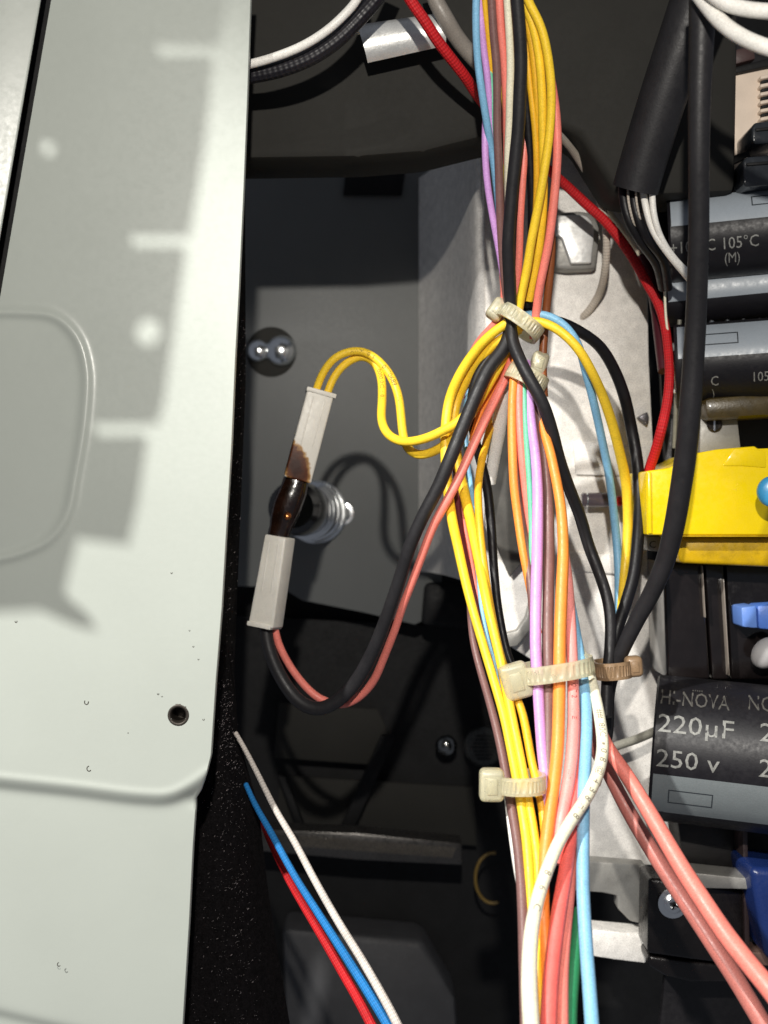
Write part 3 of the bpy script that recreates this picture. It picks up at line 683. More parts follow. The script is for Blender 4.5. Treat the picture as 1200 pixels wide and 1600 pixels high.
wire('piL', 'thin salmon wire beside the maroon one between the yellow wires', sal, [(718, 740), (723, 800), (733, 860), (742, 915), (752, 965), (765, 1010)], 9, [12, 9, 6, 3.4, 3.8])
wire('brL', 'brown wire forming the left edge of the lower bundle', brn, [(731, 860), (733, 910), (735, 960), (740, 1005), (750, 1045), (763, 1090), (775, 1135), (785, 1180), (798, 1255), (808, 1315), (814, 1375), (817, 1435), (819, 1520), (822, 1640)], [9, 12, 15, 17, 17], [9, 5, 3.2, 3, 2.8, 2.8, 2.8])
wire('whL', 'thin white wire edging the brown wire below the lower tie', wht, [(786, 1200), (793, 1260), (799, 1310), (808, 1370), (822, 1440), (826, 1640)], 8, [5, 4.4, 4.2, 4.6, 5])
wire('bk5', 'black wire dropping behind the left yellow wires', blk2, [(800, 522), (785, 538), (764, 560), (748, 582), (738, 612), (738, 660), (748, 710), (760, 755), (767, 815), (772, 890), (780, 960), (800, 1040), (830, 1080)], [14, 15, 15, 13, 13], [4, 7, 12, 14, 15, 15])
wire('saM', 'salmon wire following the black cable down into the lower connector', sal, [(803, 555), (791, 587), (775, 621), (755, 662), (735, 706), (714, 753), (697, 785), (677, 822), (658, 872), (642, 915), (630, 945), (617, 984), (600, 1027), (583, 1065), (561, 1089), (540, 1100), (519, 1099), (495, 1089), (469, 1063), (449, 1034), (435, 1005), (429, 980), (428, 960)], [15, 15, 15, 14, 13, 13, 13, 12, 12],
     d=[230, 229, 227, 226.3, 228.5, 232.5, 238, 245, 250.5, 250.5, 250])
wire('orM', 'orange sliver of wire between the black cable and the salmon wire', orn, [(800, 545), (787, 577), (766, 613), (750, 645), (738, 690)], 12, [7, 7, 7.5, 9])

# centre lower bundle
wire('or1', 'left orange wire leaving the hidden tie below the upper one', orn, [(806, 560), (801, 620), (800, 667), (801, 717), (803, 760), (808, 800), (815, 850), (826, 910), (842, 990)], [14, 14, 13, 11], [3, 1.4, 1.2, 1.6, 3.4, 6])
wire('sa2', 'salmon wire between the left orange and mint green wires', sal, [(813, 560), (811, 612), (812, 667), (816, 720), (822, 775), (829, 835), (836, 900)], 14, [4, 1.6, 1.6, 2.4, 4, 5])
wire('gr1', 'mint green wire along the left side of the lilac wire', grn, [(818, 560), (819, 612), (822, 680), (827, 755), (830, 815), (831, 877), (833, 940)], 9, [4, 1.2, 1, 1.4, 2.6, 4])
wire('li3', 'lilac wire down the middle of the lower bundle through the big tie', lil, [(822, 565), (826, 617), (831, 667), (837, 717), (840, 765), (840, 815), (839, 877), (837, 952), (837, 1015), (840, 1065), (843, 1115), (847, 1174), (853, 1225), (860, 1290)], [14, 15, 18, 18, 18, 17, 15], [4, 1, .6, 0, 0, .4, 1.4, 3])
wire('br2', 'taupe brown wire right of the lilac wire through the big tie', brn, [(832, 590), (842, 650), (851, 720), (856, 777), (858, 840), (857, 915), (856, 990), (857, 1065), (857, 1127), (857, 1195), (860, 1260)], [14, 16, 18, 19, 18], [4, 3, 2, 1.2, .8, 1.2, 2.4])
wire('br3', 'dark brown wire curving behind the left orange wire', brn, [(806, 720), (811, 780), (818, 830), (824, 875), (829, 920), (834, 980)], 12, [5, 3.6, 3, 3, 4])
wire('or2', 'bright orange wire at the front of the lower bundle', orn, [(838, 620), (848, 668), (858, 700), (867, 740), (876, 790), (880, 852), (878, 915), (875, 990), (874, 1065), (873, 1115), (871, 1170), (864, 1235), (856, 1295), (850, 1350), (849, 1420), (854, 1500), (860, 1660)], [14, 16, 19, 20, 20, 20, 19, 19], [(620, 5), (700, 1.5), (790, -.4), (1115, -.4), (1235, .8), (1350, 2.2), (1660, 5)])
wire('pi1', 'pale pink printed wire between orange and blue through the big tie', pnk, [(880, 850), (887, 902), (892, 977), (894, 1027), (896, 1090), (896, 1135), (892, 1195), (884, 1245), (875, 1290), (868, 1350)], [14, 17, 19, 20, 20], [4, 2.4, 1, .6, .8, 1.6, 3])
wire('co1', 'coral red wire swelling toward the bottom beside the cream wire', cor, [(904, 1130), (905, 1180), (899, 1235), (893, 1300), (884, 1360), (874, 1420), (866, 1480), (860, 1540), (857, 1600), (856, 1660)], [16, 20, 24, 26, 28], [3, 2.4, 2, 1.6, 1.2, 1])
wire('co2', 'second salmon-red wire hugging the coral one at the bottom', sal, [(898, 1250), (893, 1330), (888, 1400), (882, 1460), (878, 1520), (877, 1580), (878, 1660)], [18, 20, 22, 24], [4, 3.6, 3, 3])
wire('pi2', 'crimson pink wire edging the blue wire above the cream crossing', mat('crimson_pvc', RGB(215, 80, 105), **PW), [(896, 1010), (901, 1080), (905, 1150), (902, 1215), (896, 1280), (890, 1350)], [10, 14, 14], [4, 3, 2.6, 3.2])
wire('bl2', 'light blue wire down the right of the lower bundle to the bottom edge', lbl, [(884, 900), (893, 950), (902, 1000), (911, 1060), (916, 1120), (915, 1180), (912, 1240), (911, 1310), (911, 1390), (916, 1480), (922, 1560), (929, 1660)], [13, 17, 20, 21, 22, 24], [5, 3, 1.4, 1.2, 1.8, 2.6, 2.6, 2.4])
wire('cr2', 'large cream printed wire sweeping across the bundle to the bottom edge', crm, [(905, 1010), (920, 1048), (932, 1095), (939, 1135), (942, 1168), (936, 1202), (920, 1240), (896, 1277), (874, 1314), (856, 1356), (842, 1398), (833, 1438), (828, 1482), (827, 1540), (830, 1600), (834, 1660)], [14, 18, 20, 20, 21, 24, 27, 28], [4, 1.6, -.4, -2.2, -2.4, -2, -1.6, -1.4])
wire('gr2', 'dark green wire at the bottom edge behind the blue wire', dgr, [(905, 1420), (900, 1470), (895, 1520), (890, 1570), (886, 1660)], [16, 24, 30], [6, 5, 4.6])
wire('or3', 'orange sliver of wire at the bottom edge between the coral wires', orn, [(866, 1540), (864, 1580), (862, 1660)], 14, [2.6, 1.0, 0.4])
wire_print('pi1', '7 0 7 2', 25.5, 1.3, mat('red_ink', RGB(150, 50, 50), rough=.6, rvary=0), flip=False)
for s0, tx in ((19.0, 'I   E'), (29.5, 'III \u00b7'), ):
    wire_print('pi1', tx, s0+12, 1.2, MATS['red_ink'])
wire_print('cr2', '##  80C  \u25aa', 13.0, 1.55, inkg)
wire_print('cr2', '0  8  @  4  B  8  H  8', 20.5, 1.6, inkg)
wire_print('cr2', '8  . 6  .  C', 44.0, 1.6, inkg)
# pair sweeping to bottom right
wire('sr1', 'thick salmon wire sweeping from the bundle to the bottom right corner', sal, [(915, 1085), (932, 1130), (952, 1172), (977, 1208), (1006, 1255), (1036, 1306), (1064, 1354), (1097, 1405), (1132, 1457), (1166, 1501), (1203, 1546), (1250, 1610)], [18, 22, 25, 28, 30, 31, 34], d=[222, 214, 209, 204, 199, 194, 188, 184])
wire('sr2', 'dusky rose wire under the salmon one toward the bottom right corner', mat('rose_pvc', RGB(188, 112, 102), **PW), [(910, 1120), (930, 1170), (953, 1212), (980, 1264), (1012, 1318), (1048, 1375), (1084, 1429), (1120, 1484), (1150, 1530), (1186, 1590), (1220, 1650)], [18, 22, 25, 27, 29, 30], d=[226, 220, 216, 212, 207, 202, 198, 194])
# braided wires
wire('rd', 'red braided wire passing behind the bundle and down to the yellow block', bred, [(625, -30), (641, 0), (662, 30), (683, 63), (706, 93), (727, 120), (745, 148), (775, 185), (820, 232), (860, 268), (885, 290), (917, 320), (948, 348), (972, 378), (994, 411), (1012, 445), (1028, 473), (1039, 510), (1045, 560), (1046, 595), (1042, 632), (1034, 668), (1025, 702), (1014, 735), (1008, 760)], [18, 18, 17, 16, 15, 16, 16, 15, 15, 16, 16],
     d=[214, 217, 222, 232, 240, 246, 248, 249, 246, 242, 240, 247], cat='braided wire', name='braided_wire')
wire('bg', 'beige braided wire hooking down beside the pressed tab', bgry, [(850, 190), (876, 213), (898, 240), (917, 270), (933, 302), (944, 335), (948, 375), (945, 425), (933, 466), (915, 492), (905, 500)], [11, 12, 12, 12, 12], d=[228, 240, 248, 252, 252, 253, 262, 266], cat='braided wire', name='braided_wire')
wire('bg2', 'pale wire glimpsed behind the red braided wire near the sleeve mouth', crm, [(944, 300), (950, 328), (968, 353), (990, 382), (1008, 412), (1020, 445)], 10, d=[256, 256, 256, 258], cat='wire')
wire('gt', 'blurred grey cable behind the red braid at the top edge', mat('grey_pvc', RGB(135, 128, 120), **PW), [(672, -30), (680, 0), (696, 28), (712, 56), (735, 85), (760, 110)], 26, d=[226, 226, 229, 231], cat='cable', name='cable')
wire('ws', 'white wire curving along the black braided sleeve at top left', wht, [(573, -40), (558, 0), (543, 18), (517, 43), (487, 64), (457, 79), (424, 91), (392, 100), (360, 106)], 14, d=[216, 216, 218, 220])
wire('bs', 'black braided sleeve curving from the top edge behind the white panel', bblk, [(612, -50), (592, -8), (575, 12), (556, 33), (526, 62), (487, 88), (443, 106), (392, 117), (350, 122)], 27, d=[219, 219, 221, 224], cat='braided sleeve', name='braided_sleeve')
wire('b1', 'white braided wire slanting to the bottom edge over the black felt', bwht, [(368, 1145), (378, 1162), (400, 1204), (430, 1264), (460, 1315), (490, 1372), (529, 1441), (568, 1504), (610, 1579), (640, 1640)], [7, 9, 11, 12, 13, 14, 15], d=[236, 228, 222, 215, 208, 202], cat='braided wire', name='braided_wire')
wire('b2', 'blue braided wire slanting between the white and red ones at lower left', bblu, [(384, 1225), (398, 1256), (424, 1302), (460, 1368), (496, 1425), (535, 1486), (574, 1548), (603, 1596), (630, 1645)], [8, 11, 12, 14, 16, 17], d=[238, 230, 224, 217, 211, 205], cat='braided wire', name='braided_wire')
wire('b3', 'red braided wire emerging under the blue one at the bottom left', bred, [(388, 1232), (420, 1310), (450, 1372), (474, 1414), (502, 1461), (530, 1510), (562, 1566), (582, 1605), (605, 1655)], [8, 10, 13, 15, 16, 17], d=[242, 240, 231, 223, 216, 210], cat='braided wire', name='braided_wire')
# white wires, top right, near the camera
wire('w1', 'upper of two blurred white wires at the top right corner', wht, [(1085, -40), (1113, -8), (1140, 8), (1170, 15), (1205, 18), (1260, 18)], [22, 24, 25], d=[186, 182, 178], )
wire('w2', 'lower of two blurred white wires at the top right corner', wht, [(1090, -10), (1118, 26), (1140, 46), (1165, 61), (1204, 76), (1260, 90)], [24, 25, 26], d=[188, 182, 178])
# big sleeve and its wires
wire('sl', 'wide black sleeve at the upper right with wires leaving its mouth', blk, [(1120, -90), (1088, 0), (1062, 75), (1040, 140), (1018, 210), (1000, 270), (993, 296)], [84, 80, 76, 74, 72], d=[214, 217, 220, 224, 228], cat='sleeve', name='cable_sleeve', sides=28)
for key, lab, m, pts, w, dd in [
    ('s1', 'left white wire leaving the wide black sleeve', wht, [(1000, 270), (1005, 300), (1010, 328), (1021, 362), (1044, 396), (1085, 445)], 11, [228, 227, 228, 233]),
    ('s2', 'right white wire leaving the wide black sleeve', wht, [(1017, 270), (1019, 300), (1021, 332), (1031, 368), (1052, 402), (1090, 440)], 10, [227, 226, 228, 233]),
    ('s3', 'pale rimmed black wire at the left inside the sleeve mouth', blk2, [(975, 270), (974, 305), (982, 342), (1000, 376), (1026, 412), (1036, 450)], 15, [230, 229, 232, 242]),
    ('s4', 'black wire in the middle of the sleeve mouth', blk2, [(990, 270), (989, 305), (996, 340), (1012, 374), (1035, 404), (1044, 450)], 14, [229, 228, 231, 241]),
    ('s5', 'thin grey wire in the sleeve mouth left of the white ones', bgry, [(983, 275), (981, 308), (988, 342), (1004, 378), (1020, 405)], 4, [228.5, 227, 230, 236]),
    ('s6', 'thin tan wire between the black wires at the sleeve mouth', bgry, [(995, 275), (993, 300), (997, 330), (1006, 360), (1020, 385)], 3.5, [227, 226.4, 228, 233]),
    ('s7', 'black wire behind the two white wires at the sleeve mouth', blk2, [(1010, 280), (1014, 320), (1020, 350), (1036, 384), (1052, 410)], 14, [231, 231, 232, 240])]:
    wire(key, lab, m, pts, w, d=dd)
wire('dk', 'dark loose wires bundle dropping along the plate edge behind the red wire', mat('dark_red_pvc', RGB(70, 14, 26), **PW), [(1004, 400), (1018, 440), (1026, 480), (1032, 530), (1038, 580)], 20, d=[256, 254, 250, 246])
wire('st', 'white stub of sleeve hanging behind the upper bundle', wht, [(786, 612), (783, 640), (778, 675), (771, 715), (766, 755)], [22, 24, 22, 17], d=[233, 236, 239, 241], name='sleeve_stub', cat='sleeve')

# ---------------------------------------------------------------- cable ties
def tie(label, cx, cy, d, ang, half, bdep, width, head, hsize, m=nyl, head_off=0.0, tail=None, hd=-1.5):
    c = P(cx, cy, d); t = root('cable_tie', c, label, 'cable tie', 'nylon cable ties on the harness')
    ca, sa = math.cos(ang), math.sin(ang); U = Vector((ca, 0, -sa)); Vv = Vector((sa, 0, ca)); Yv = Vector((0, 1, 0))
    a = half*K*d; b = bdep; w = width*K*d/2; th = 0.75
    n = 150; V = []; F = []
    for i in range(n):
        q = 2*PI*i/n; ex = 0.8
        cx_, sy_ = math.copysign(abs(math.cos(q))**ex, math.cos(q)), math.copysign(abs(math.sin(q))**ex, math.sin(q))
        rib = 0.16 if (i//2) % 2 else 0.0
        for (o_, r_) in ((-1, 0), (-1, th-.15), (-.62, th-.1), (-.55, th-.1+rib-.12), (.55, th-.1+rib-.12), (.62, th-.1), (1, th-.15), (1, 0)):
            p = c+U*((a+r_)*cx_)+Yv*((b+r_)*sy_)+Vv*(w*o_); V.append(tuple(p))
    for i in range(n):
        j = (i+1) % n
        for k in range(8): F.append((i*8+k, i*8+(k+1) % 8, j*8+(k+1) % 8, j*8+k))
    mesh_obj('strap', V, F, m, t, True, sharp=35)
    hx, hy = head; M = Matrix.Identity(4); hc_ = P(hx, hy, d+hd)
    for i in range(3): M[i][0] = U[i]; M[i][1] = Yv[i]; M[i][2] = Vv[i]; M[i][3] = hc_[i]
    M = M @ Matrix.Rotation(head_off, 4, 'Y')
    bm = bmesh.new(); box_bm(bm, M, hsize[0]*K*d, 3.4, hsize[1]*K*d, 0.85, 4); bm_obj('head', bm, m, t, sharp=50)
    bm = bmesh.new(); box_bm(bm, M @ Matrix.Translation((0, -1.75, 0)), hsize[0]*K*d*.42, .25, hsize[1]*K*d*.5, 0.1); bm_obj('latch', bm, m, t)
    if tail:
        bm = bmesh.new(); p0, p1 = P(*tail[0]), P(*tail[1]); dv = p1-p0
        M2 = Matrix.Translation((p0+p1)/2) @ dv.to_track_quat('X', 'Z').to_matrix().to_4x4(); box_bm(bm, M2, dv.length, 1.0, tail[2]*K*d, .2); bm_obj('tail', bm, m, t)
    return t
tie('upper ribbed nylon tie slanting across the black cable where the loops spread', 812, 505, 227, math.radians(36), 33, 4.2, 23, (777, 484), (26, 36), head_off=0.0, hd=.8)
tie('small cream nylon tie mostly hidden under the black cable below the upper one', 822, 592, 229.2, math.radians(28), 28, 4.3, 26, (842, 568), (26, 36), head_off=-.2, hd=1.2)
tie('big milky nylon tie round the lower bundle with a chunky head', 868, 1046, 213, math.radians(-9), 54, 4.4, 27, (806, 1064), (44, 56), head_off=-.12)
tie('smaller pale nylon tie gripping the yellow wires at lower left', 813, 1222, 202.5, math.radians(-1), 33, 3.8, 27, (768, 1226), (38, 50), head_off=.03)
tie('dingy brown tie clasping the black cables at the right', 956, 1045, 227, math.radians(-5), 24, 4.0, 26, (990, 1041), (26, 32), m=nylb)

# ---------------------------------------------------------------- small component on the plate
c = P(930, 780, 261); t = root('glass_diode', c, 'small glass component with a red bead lying on the bright plate', 'component')
def xcyl(name, xa, xb, y, d, r, m, parent, n=20, bev=0.3):
    a, b = P(xa, y, d), P(xb, y, d); L_ = (b-a).length
    return lathe(name, a, b-a, [(r-bev, 0), (r, bev), (r, L_-bev), (r-bev, L_)], m, parent, n=n)
xcyl('body', 908, 952, 781, 261, 1.5, mat('grey_glass', RGB(95, 85, 92), rough=0.15, coat=.5), t)
xcyl('stripe', 914, 920, 781, 261, 1.56, chrome, t); xcyl('bead', 960, 974, 783, 261, 1.1, redb, t, bev=.5); xcyl('bead', 984, 992, 780, 261, 0.9, mat('orange_resin', RGB(220, 90, 30), rough=.35), t, bev=.4)
xcyl('lead', 950, 1010, 782, 261, 0.3, chrome, t, bev=.05)

# ---------------------------------------------------------------- electronics at the right
sheet('circuit_board', [(1030, 60), (1500, 60), (1500, 1800), (1010, 1800), (1060, 1340), (1048, 900), (1028, 500)], 262, mat('board_dark', RGB(24, 22, 24), rough=.45, vary=.3, vscale=.3), 2, .2)
def capacitor(label, x0, x1, yc, r, d, tilt, stripes, prints, rect=None, ymark=0):
    """lying electrolytic can: axis along the photo's x, radius r photo px"""
    R = r*K*d; a = P(x0, yc, d); b = P(x1, yc+(x1-x0)*math.tan(tilt), d); b.y -= (b-a).x*0.24; L_ = (b-a).length; ax = (b-a).normalized()
    t = root('capacitor', a-Vector((0, 0, R)), label, 'capacitor', 'electrolytic capacitors on the board')
    up = Vector((0, -1, 0)).cross(ax).normalized(); up = -up if up.z < 0 else up; fr = ax.cross(up); fr = -fr if fr.y > 0 else fr
    prof = [(R*.84, 0.0), (R*.86, -.12), (R*.97, -.1), (R, .3), (R, 2.0), (R*.995, 2.3), (R*.995, 2.7), (R, 3.0), (R, L_-1), (R*.9, L_)]
    lathe('can', a, ax, prof, capb, t, n=72)
    def S_(px, h, rr):     # px along from x0 in mm, h vertical offset in px seen from the front
        an = math.asin(max(-1, min(1, h/r))); return a+ax*px+fr*(rr*math.cos(an))+up*(rr*math.sin(an))
    for (h0, h1, m) in stripes:
        V = []; F = []; n = 12; xs = [.5, 2.0, 2.3, 2.7, 3.0, L_-1.2]
        for x in xs:
            for k in range(n+1): V.append(tuple(S_(x, h0+(h1-h0)*k/n, R*(.995 if 2.2 < x < 2.8 else 1)+.04)))
        for i in range(len(xs)-1):
            for k in range(n): F.append((i*(n+1)+k, i*(n+1)+k+1, (i+1)*(n+1)+k+1, (i+1)*(n+1)+k))
        mesh_obj('stripe', V, F, m, t)
    for (txt, xs, h, size, m, *wd) in prints:
        wd = wd[0] if wd else .92       # xs mm from left end, h px offset of the baseline, size mm
        v, f = text_data(txt); V = [tuple(S_(xs+x*size*wd, h+y*size/(K*d), R+.07)) for x, y in v]; mesh_obj('lettering', V, f, m, t, False)
    if rect:
        xa, xb, ha, hb, m = rect; w = .22; wh = w/(K*d); V = []; F = []
        for (p, q, u, v_) in ((xa, xb, ha, ha+wh), (xa, xb, hb-wh, hb), (xa, xa+w, ha, hb), (xb-w, xb, ha, hb)):
            for g in range(6):
                k = len(V); u0 = u+(v_-u)*g/6; u1 = u+(v_-u)*(g+1)/6
                V += [tuple(S_(p, u0, R+.07)), tuple(S_(q, u0, R+.07)), tuple(S_(q, u1, R+.07)), tuple(S_(p, u1, R+.07))]; F.append((k, k+1, k+2, k+3))
        mesh_obj('marking', V, F, m, t, False)
    return t
capacitor('top capacitor under the beige block with a pale grey stripe', 1046, 1420, 376, 66, 246, math.radians(-3.0), [(8, 56, capg)],
          [('-25+105\u00b0C', -3.6, -32, 2.9, capt), ('105\u00b0C', 9.3, -32, 2.9, capt), ('(M)', 9.8, -50, 2.3, capt), ('1', 18.4, -30, 2.9, capt)], (15.2, 26, 28, 44, capo))
capacitor('middle capacitor in shadow between the two striped ones', 1040, 1420, 463, 48, 252, math.radians(-3.5), [(-16, 30, capg)], [])
capacitor('third capacitor with a white label stripe above the olive bar', 1056, 1420, 570, 62, 246, math.radians(-2.6), [(2, 54, capg)],
          [('C', 6.2, -40, 2.4, capt), ('105\u00b0C', 13.6, -38, 2.4, capt), (')', 6.4, -56, 2, capt)], (3.8, 11.6, 20, 38, capo))
capacitor('large capacitor marked 220\u00b5F 250 V at the lower right', 1021, 1440, 1166, 112, 246, math.radians(4.2), [(-84, -22, mat('grey_cap_stripe2', RGB(112, 118, 120), rough=.4, vary=.05, grain=.08))],
          [('HI-NOVA', 0.6, 78, 3.3, mat('grey_print_dim', RGB(82, 80, 76), rough=.5, rvary=0, vary=.3, vscale=1.5)), ('NOVA', 16.4, 82, 3.3, MATS['grey_print_dim']), ('220\u00b5F', 0.5, 40, 4.4, capt, 1.25), ('220\u00b5F', 18.6, 42, 4.4, capt, 1.25),
           ('250 v', 0.7, -10, 4.6, capt, 1.12), ('250 v', 18.8, -8, 4.6, capt, 1.12), ('.....', 6.4, 98, 2.0, MATS['grey_print_dim'])], (3.4, 11.4, -66, -44, capo))
# beige block with clips
t = root('relay_block', P(1165, 300, 246), 'beige rectangular block with a red edge behind the black components', 'block')
slab('body', [(1120, 120), (1190, 104), (1330, 80), (1330, 290), (1200, 297), (1136, 306)], 244, 258, beige, t, bev=.5)
slab('red_edge', [(1124, 150), (1129, 150), (1137, 300), (1132, 303)], 243.4, 245, pinkb, t, bev=.15)
slab('groove', [(1144, 168), (1147, 168), (1151, 298), (1148, 298)], 243.7, 245, mat('beige_shade', RGB(205, 185, 168), rough=.55), t, bev=.1)
slab('dark_band', [(1120, 112), (1195, 92), (1330, 66), (1330, 84), (1195, 105), (1120, 121)], 242.6, 246, dkk, t, bev=.3)
for k in range(6):
    y = 118+k*13; slab('tooth', [(1188, y), (1204, y-3), (1204, y+3), (1188, y+6)], 242, 244.5, beige, t, bev=.3)
    slab('tooth_gap', [(1190, y+7), (1204, y+4), (1204, y+9), (1190, y+12)], 243, 244.5, dkk, t, bev=.1)
thing_slab('resistor_chip', 'small pale grey chip above the beige block', 'chip', [(1117, 86), (1142, 79), (1145, 102), (1119, 108)], 243, 248, mat('chip_grey', RGB(185, 180, 188), rough=.5), bev=.4)
thing_slab('resistor_chip', 'brown chip right of the pale chip at the top right', 'chip', [(1145, 78), (1178, 70), (1181, 92), (1147, 101)], 243.5, 248, mat('chip_brown', RGB(70, 50, 48), rough=.5), bev=.4)
for (lab, x0, y0, x1, y1, d, lead) in [('upper glossy black component on the beige block', 1175, 190, 1222, 226, 234, None), ('lower glossy black component on the beige block with a bent lead', 1161, 244, 1218, 292, 233, ((1136, 256), (1172, 240)))]:
    t = root('potted_component', P((x0+x1)/2, y1, d), lab, 'component')
    gl = mat('gloss_grey_black', RGB(40, 43, 47), rough=.2, coat=.4, vary=.2, vscale=.6)
    slab('body', [(x0, y0+8), (x0+5, y0+1), (x1, y0-4), (x1, y1-4), (x0+5, y1), (x0, y1-6)], d, 244, gl, t, bev=1.1, seg=4)
    slab('rim', [(x0+6, y0+10), (x1, y0+6), (x1, y0+11), (x0+6, y0+15)], d-.4, d+1, dkk, t, bev=.2)
    if lead:
        a, b = lead; V, F, U, _ = tube_data([tuple(P(a[0], a[1], 240))+(.7,), tuple(P(a[0]+18, a[1]-9, 239))+(.8,), tuple(P(b[0], b[1], 238))+(.8,)], 8, .6); mesh_obj('lead', V, F, dkk, t)
# solder dots row between the capacitors
for k in range(5):
    x = 1112+k*25; c = P(x, 505-k*1.2, 244); o = lathe('solder_dot', c, (0, -1, 0), dome(.65, .5), chrome, None, n=14, sharp=80)
    tag(o, ['leftmost solder dot above the label stripe of the third capacitor', 'second solder dot from the black cable above the third capacitor', 'middle solder dot above the third capacitor', 'fourth solder dot from the black cable above the third capacitor', 'solder dot at the right edge above the third capacitor'][k], 'solder dot', 'solder dots above the third capacitor')
# clip left of the front cable
t = root('plate_clip', P(1055, 612, 248), 'small white C-shaped clip left of the hanging black cable', 'clip')
V, F, U, _ = tube_data([tuple(P(1055+8*math.cos(a), 599+13*math.sin(a), 246))+(.42,) for a in np.linspace(-1.9, 1.9, 12)], 8, .5); mesh_obj('hook', V, F, wht, t)
wire('cs', 'pale thin strand drawn as the shiny edge beside the capacitor ends', crm, [(1039, 430), (1039, 470), (1042, 510), (1047, 540), (1052, 570), (1060, 620)], 4, d=[244, 246])  # cream tube in place of the glint along the capacitor edge
wire('cs2', 'thin grey wire dropping between the red wire and the thick black cable', mat('grey_pvc2', RGB(130, 128, 115), **PW), [(1062, 500), (1060, 540), (1058, 580), (1056, 640), (1054, 700)], 7, d=[248, 248, 250])
# olive bar and screw plate
thing_slab('varnished_bar', 'olive brown varnished bar under the third capacitor', 'bar', [(1100, 622), (1200, 612), (1400, 590), (1400, 632), (1200, 650), (1104, 656)], 240, 250, oliv, bev=1.2)
t = root('terminal_plate', P(1125, 700, 246), 'grey metal plate with a slotted screw above the yellow tape', 'plate')
slab('plate', [(1094, 654), (1152, 650), (1158, 702), (1093, 708)], 245, 247, galvd, t, bev=.3)
c = P(1116, 663, 244.8); lathe('screw', c, (0, -1, 0), [(1.5, 0), (1.5, .3), (1.2, .5)], mat('dark_screw', RGB(50, 45, 42), rough=.3, metal=.6), t, n=24)
bm = bmesh.new(); box_bm(bm, Matrix.Translation(c+Vector((-.1, -.5, 0))), .3, .15, 2.6); bm_obj('slot', bm, chrome, t, False)
bm = bmesh.new(); box_bm(bm, Matrix.Translation(c+Vector((.45, -.5, 0))), .3, .15, 2.0); bm_obj('slot', bm, dkk, t, False)
# yellow taped transformer
t = root('taped_transformer', P(1110, 886, 240), 'transformer block wrapped in shiny yellow tape at the right edge', 'transformer')
slab('tape_wrap', [(1010, 736), (1046, 731), (1088, 708), (1120, 702), (1180, 697), (1184, 701), (1420, 690), (1420, 836), (1200, 836), (1011, 836)], 236, 258, tape, t, bev=1.1, seg=4)
slab('tape_edge', [(1012, 738), (1018, 737), (1019, 834), (1013, 834)], 235.6, 237, tape, t, bev=.2)
slab('tape_overlap', [(1148, 700), (1196, 704), (1197, 731), (1160, 728), (1130, 728)], 235.8, 236.6, tape, t, bev=.18)
slab('lower_wrap', [(1058, 838), (1420, 838), (1420, 892), (1200, 886), (1062, 880)], 239.5, 257, taped, t, bev=.8, seg=3)
slab('wrap_edge_lip', [(1060, 836.5), (1420, 836.5), (1420, 839), (1060, 839)], 235.9, 241, taped, t, bev=.15)
t = root('end_plate', P(1020, 862, 250), 'small grey end plate under the left end of the yellow tape', 'plate')
slab('plate', [(1010, 838), (1034, 838), (1030, 862), (1012, 860)], 250, 254, galvd, t, bev=.3)
v, f = text_data('C'); sc = 2.0; p0 = P(1014, 856, 249.8); mesh_obj('lettering', [(p0.x+x*sc, p0.y, p0.z+y*sc) for x, y in v], f, dkk, t, False)
c = P(1208, 768, 228); t = root('disc_capacitor', c-Vector((0, 0, 2.6)), 'round blue disc capacitor in front of the yellow tape at the right edge', 'capacitor')
lathe('disc', c, (-.15, -1, 0), [(2.2, -1.6), (2.65, -1.2), (2.85, -.5), (2.85, .2), (2.6, .8), (1.9, 1.15), (.02, 1.3)], blued, t, sharp=80)
xcyl('lead', 1212, 1218, 790, 230, .3, chrome, t, bev=.05)
# smoked cover
t = root('smoked_cover', P(1110, 1062, 248), 'dark smoked plastic cover with vertical edges under the yellow tape', 'cover')
slab('cover_panel', [(1036, 878), (1098, 880), (1110, 1062), (1042, 1060)], 247, 262, smoke, t, bev=.6, seg=3)
slab('cover_panel', [(1100, 880), (1131, 882), (1140, 1062), (1112, 1062)], 248.5, 262, smoke, t, bev=.5, seg=3)
slab('cover_panel', [(1133, 882), (1420, 890), (1420, 1062), (1142, 1062)], 250.5, 262, smoke, t, bev=.5, seg=3)
slab('edge_highlight', [(1130, 905), (1131.6, 905), (1140.5, 1056), (1139, 1056)], 246.5, 250, mat('highlight_tone', RGB(150, 140, 130), rough=.2, coat=.5), t, bev=.08)  # pale strips stand in for the highlight lines on the cover
slab('edge_highlight', [(1097, 884), (1098.4, 884), (1103, 965), (1101.6, 965)], 245.8, 249, MATS['highlight_tone'], t, bev=.08)
t = root('blue_block', P(1185, 985, 244), 'pale blue square plug below the yellow tape at the right edge', 'plug')
slab('front', [(1158, 949), (1182, 946), (1184, 982), (1160, 980)], 243, 250, bluep, t, bev=.4)
slab('side', [(1183, 946), (1300, 938), (1300, 990), (1185, 983)], 244, 250, mat('blue_plastic2', RGB(90, 135, 225), rough=.4), t, bev=.6)
c = P(1198, 1020, 246); o = lathe('silicone_blob', c, (0, -1, 0), dome(3.4, 2.4, 10), gblob, None, n=36, squash=.8, sharp=80); tag(o, 'rounded grey silicone blob between the blue plug and the large capacitor', 'blob')
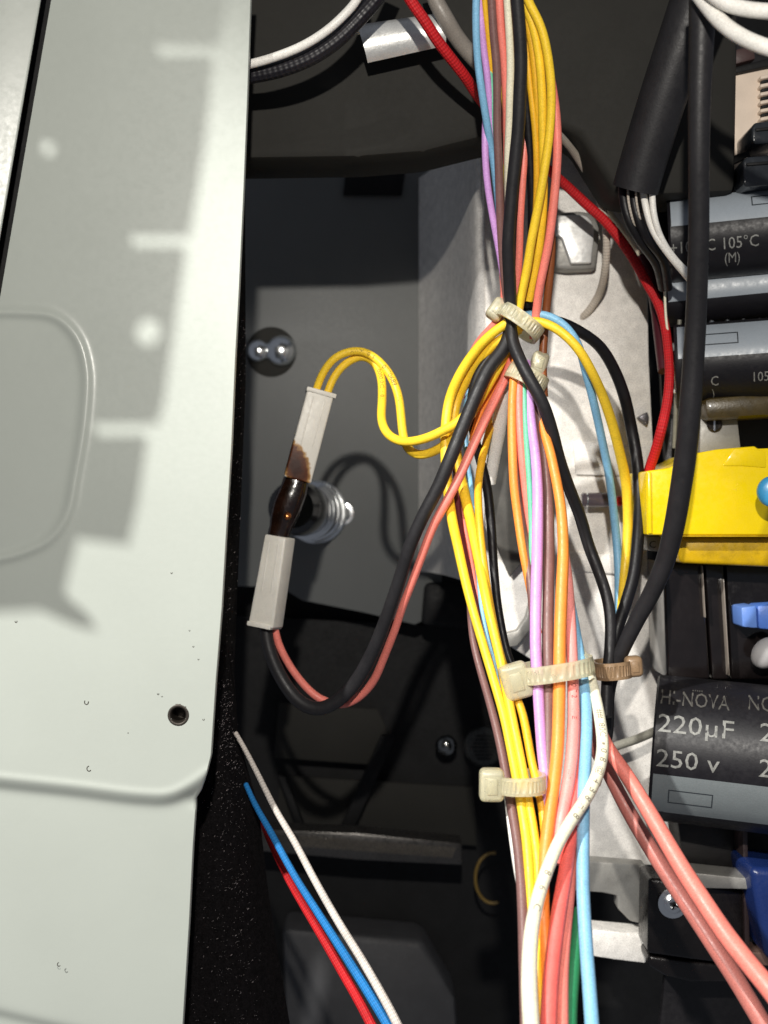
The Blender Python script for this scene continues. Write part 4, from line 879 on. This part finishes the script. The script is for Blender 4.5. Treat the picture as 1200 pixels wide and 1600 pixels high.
# lower right: black clamp with screw, dark blocks
thing_slab('dark_block', 'black square block directly beneath the large capacitor', 'block', [(1058, 1284), (1164, 1290), (1164, 1372), (1070, 1366)], 252, 262, mat('matte_black', RGB(22, 20, 20), rough=.5, vary=.3), bev=.6)
t = root('clamp_plate', P(1080, 1500, 246), 'black clamp plate with a bright screw at the lower right', 'clamp')
slab('plate', [(1014, 1372), (1070, 1378), (1164, 1392), (1164, 1500), (1130, 1506), (1080, 1500), (1012, 1490)], 247, 256, mat('black_lacquer', RGB(26, 22, 22), rough=.3, vary=.3), t, bev=.8, seg=3)
slab('lower_face', [(1012, 1492), (1080, 1502), (1166, 1508), (1166, 1536), (1080, 1536), (1040, 1526), (1014, 1510)], 249, 258, MATS['black_lacquer'], t, bev=.8, seg=3)
c = P(1051, 1411, 246.6)
lathe('washer', c, (0, -1, 0), [(2.9, 0), (2.9, .35), (2.1, .5)], chrome, t, n=36)
lathe('screw_head', c, (0, -1, 0), [(1.9, .4), (1.85, 1.0), (1.4, 1.35), (.8, 1.4), (.5, 1.0), (.02, 1.0)], chrome, t, n=36)
for an in (.4, .4+PI/2):
    bm = bmesh.new(); box_bm(bm, Matrix.Translation(c+Vector((0, -1.42, 0))) @ Matrix.Rotation(an, 4, 'Y'), 1.9, .1, .32); bm_obj('cross_slot', bm, dkk, t, False)
thing_slab('blue_component', 'dark blue shiny component at the right edge near the bottom', 'component', [(1172, 1356), (1300, 1362), (1300, 1540), (1198, 1500), (1184, 1430)], 238, 252, navy, bev=1.5, seg=4)
thing_slab('copper_strip', 'dull brownish strip at the bottom right under the salmon wire', 'strip', [(1160, 1488), (1260, 1488), (1260, 1512), (1166, 1508)], 244, 250, mat('brown_metal', RGB(120, 95, 85), rough=.35, metal=.5), bev=.3)
thing_slab('vertical_rail', 'thin dark upright rail between the black block and the blue component', 'rail', [(1160, 1290), (1168, 1290), (1172, 1488), (1164, 1488)], 246, 256, mat('rail_dark', RGB(60, 48, 48), rough=.35), bev=.2)
# grey wires behind the bundle lower right
wire('gl', 'dull grey cable passing under the large capacitor toward the bundle', mat('grey_pvc3', RGB(140, 138, 128), **PW), [(940, 1175), (965, 1165), (995, 1155), (1030, 1140), (1060, 1130)], 14, d=[252, 254, 256], name='cable', cat='cable')
